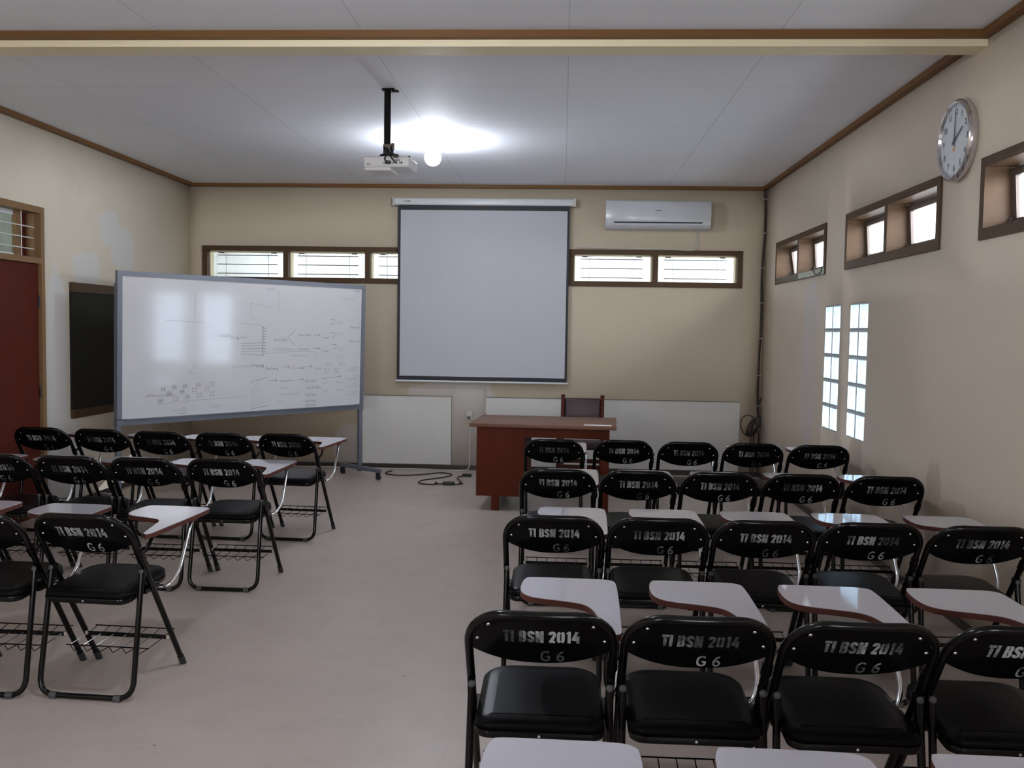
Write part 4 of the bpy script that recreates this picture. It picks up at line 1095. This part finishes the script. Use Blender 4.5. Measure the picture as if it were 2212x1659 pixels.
# ------------------------------------------------------------------ socket, cables
def make_socket():
    t = thing('wall_socket', 'yellowed wall socket with plug and wire left of the desk', 'socket', (-1.008, YB, 0.585))
    b = MB(); b.rbox(-0.036, 0.036, -0.022, 0.0, -0.068, 0.068, 0.006); b.build('plate', M['socket'], t)
    b = MB(); b.lathe([(0.02, 0.022), (0.018, 0.024), (0.0, 0.024)], (0, 0, 0.03), (0, -1, 0), 16); b.build('outlet', M['whitecable'], t)
    b = MB(); b.rbox(-0.016, 0.016, -0.052, -0.022, -0.02, 0.012, 0.006); b.build('plug', M['cable'], t)
    b = MB(); b.tube(spline([(0.0, -0.05, -0.004), (0.05, -0.055, -0.02), (0.12, -0.05, -0.05), (0.20, -0.04, -0.07)], 5), 0.004, 6); b.build('lead', M['whitecable'], t)
make_socket()
b = MB()
b.tube(spline([(-1.003, YB-0.006, 0.515), (-1.004, YB-0.006, 0.30), (-1.003, YB-0.010, 0.09), (-1.005, YB-0.020, 0.030), (-1.05, YB-0.06, 0.006), (-1.25, YB-0.09, 0.006), (-1.55, YB-0.05, 0.006), (-1.9, YB-0.06, 0.006), (-2.25, YB-0.045, 0.006), (-2.75, YB-0.05, 0.006), (-3.3, YB-0.06, 0.006)], 6), 0.0055, 8)
tag(b.build('white_cable', M['whitecable']), 'thin white cable running down from the socket and along the floor skirting', 'cable')
t = thing('power_cord', 'black power cord with adapter brick coiled loosely on the floor', 'cord', (-1.2, 9.4, 0))
P = [(-1.82, 9.88), (-1.86, 9.72), (-1.72, 9.60), (-1.5, 9.66), (-1.28, 9.83), (-1.15, 9.74), (-1.20, 9.55), (-1.38, 9.35), (-1.42, 9.18), (-1.33, 9.08), (-1.22, 9.10)]
b = MB(); b.tube(spline([(x+1.2, y-9.4, 0.007) for x, y in P], 6), 0.0065, 8); b.build('lead', M['cable'], t)
b = MB(); b.tube([(-0.02-0.02, -0.30, 0.010), (0.06, -0.30, 0.010)], 0.006, 8); b.tube(spline([(0.15, -0.29, 0.008), (0.215, -0.27, 0.008), (0.22, -0.20, 0.008), (0.14, 0.10, 0.008), (0.16, 0.22, 0.008), (0.24, 0.26, 0.008)], 6), 0.006, 8); b.build('lead', M['cable'], t)
b = MB(); b.rbox(0.035, 0.155, -0.325, -0.265, 0.0, 0.032, 0.010); b.build('adapter_brick', M['rubber'], t)
b = MB(); b.sphere((-0.03, -0.30, 0.016), 0.016); b.build('ferrite_bead', M['rubber'], t)
b = MB(); b.sphere((0.205, -0.275, 0.014), 0.014); b.build('ferrite_bead', M['rubber'], t)
b = MB(); b.rbox(0.17, 0.27, 0.245, 0.285, 0.0, 0.028, 0.008); b.build('plug', M['rubber'], t)
# cable bundle down the right-hand corner
t = thing('cable_bundle', 'dark cable bundle hanging down the room corner with a loose coil', 'cable', (2.13, YB, 0))
b = MB()
for k, (dx, r) in enumerate(((0.0, 0.009), (0.009, 0.0065), (-0.006, 0.0065))):
    b.tube(spline([(-0.012+dx, -0.03, 3.075), (0.002+dx*0.8, -0.035, 2.9), (0.004+dx, -0.035, 2.6), (-0.012+dx, -0.035, 2.2), (-0.004+dx, -0.035, 1.7), (-0.016+dx*0.6, -0.035, 1.3), (-0.020+dx, -0.035, 0.9), (-0.010+dx, -0.035, 0.70), (-0.002+dx, -0.035, 0.62)], 8), r, 8)
b.build('trunk', M['browncable'], t)
for z in (2.98, 2.62, 2.25, 1.88, 1.5, 1.1, 0.775):
    b = MB(); b.tube([(-0.03, -0.052, z), (0.018, -0.052, z+0.004)], 0.004, 6); b.build('cable_clip', M['whitecable'], t)
b = MB()
def ring(cx, cz, rx, rz, tilt, r=0.006, n=28):
    pts = []
    for i in range(n):
        a = 2*PI*i/n; x, z = rx*math.cos(a), rz*math.sin(a)
        pts.append((cx+x*math.cos(tilt)-z*math.sin(tilt), -0.05-0.012*math.sin(a*2), cz+x*math.sin(tilt)+z*math.cos(tilt)))
    b.tube(pts, r, 6, closed=True)
ring(-0.105, 0.560, 0.085, 0.115, 0.2); ring(-0.055, 0.555, 0.05, 0.105, -0.55, 0.007); ring(-0.065, 0.545, 0.045, 0.10, -0.6, 0.007); ring(-0.05, 0.54, 0.035, 0.10, -0.5, 0.008); ring(-0.03, 0.555, 0.03, 0.11, -0.35, 0.008)
b.tube(spline([(-0.02, -0.05, 0.72), (0.0, -0.055, 0.82), (0.03, -0.06, 0.88), (0.055, -0.06, 0.905)], 6), 0.006, 6)
b.tube(spline([(-0.10, -0.05, 0.48), (-0.03, -0.06, 0.53), (0.03, -0.055, 0.565)], 6), 0.008, 6)
b.build('coil', M['cable'], t)
b = MB()
for (x0, x1) in ((-0.07, -0.075), (-0.04, -0.045), (0.0, 0.008)): b.tube(spline([(x0, -0.045, 0.50), (x1, -0.02, 0.42), (x1, -0.018, 0.2), (x1, -0.018, 0.055)], 5), 0.006, 6)
b.build('tail', M['browncable'], t)
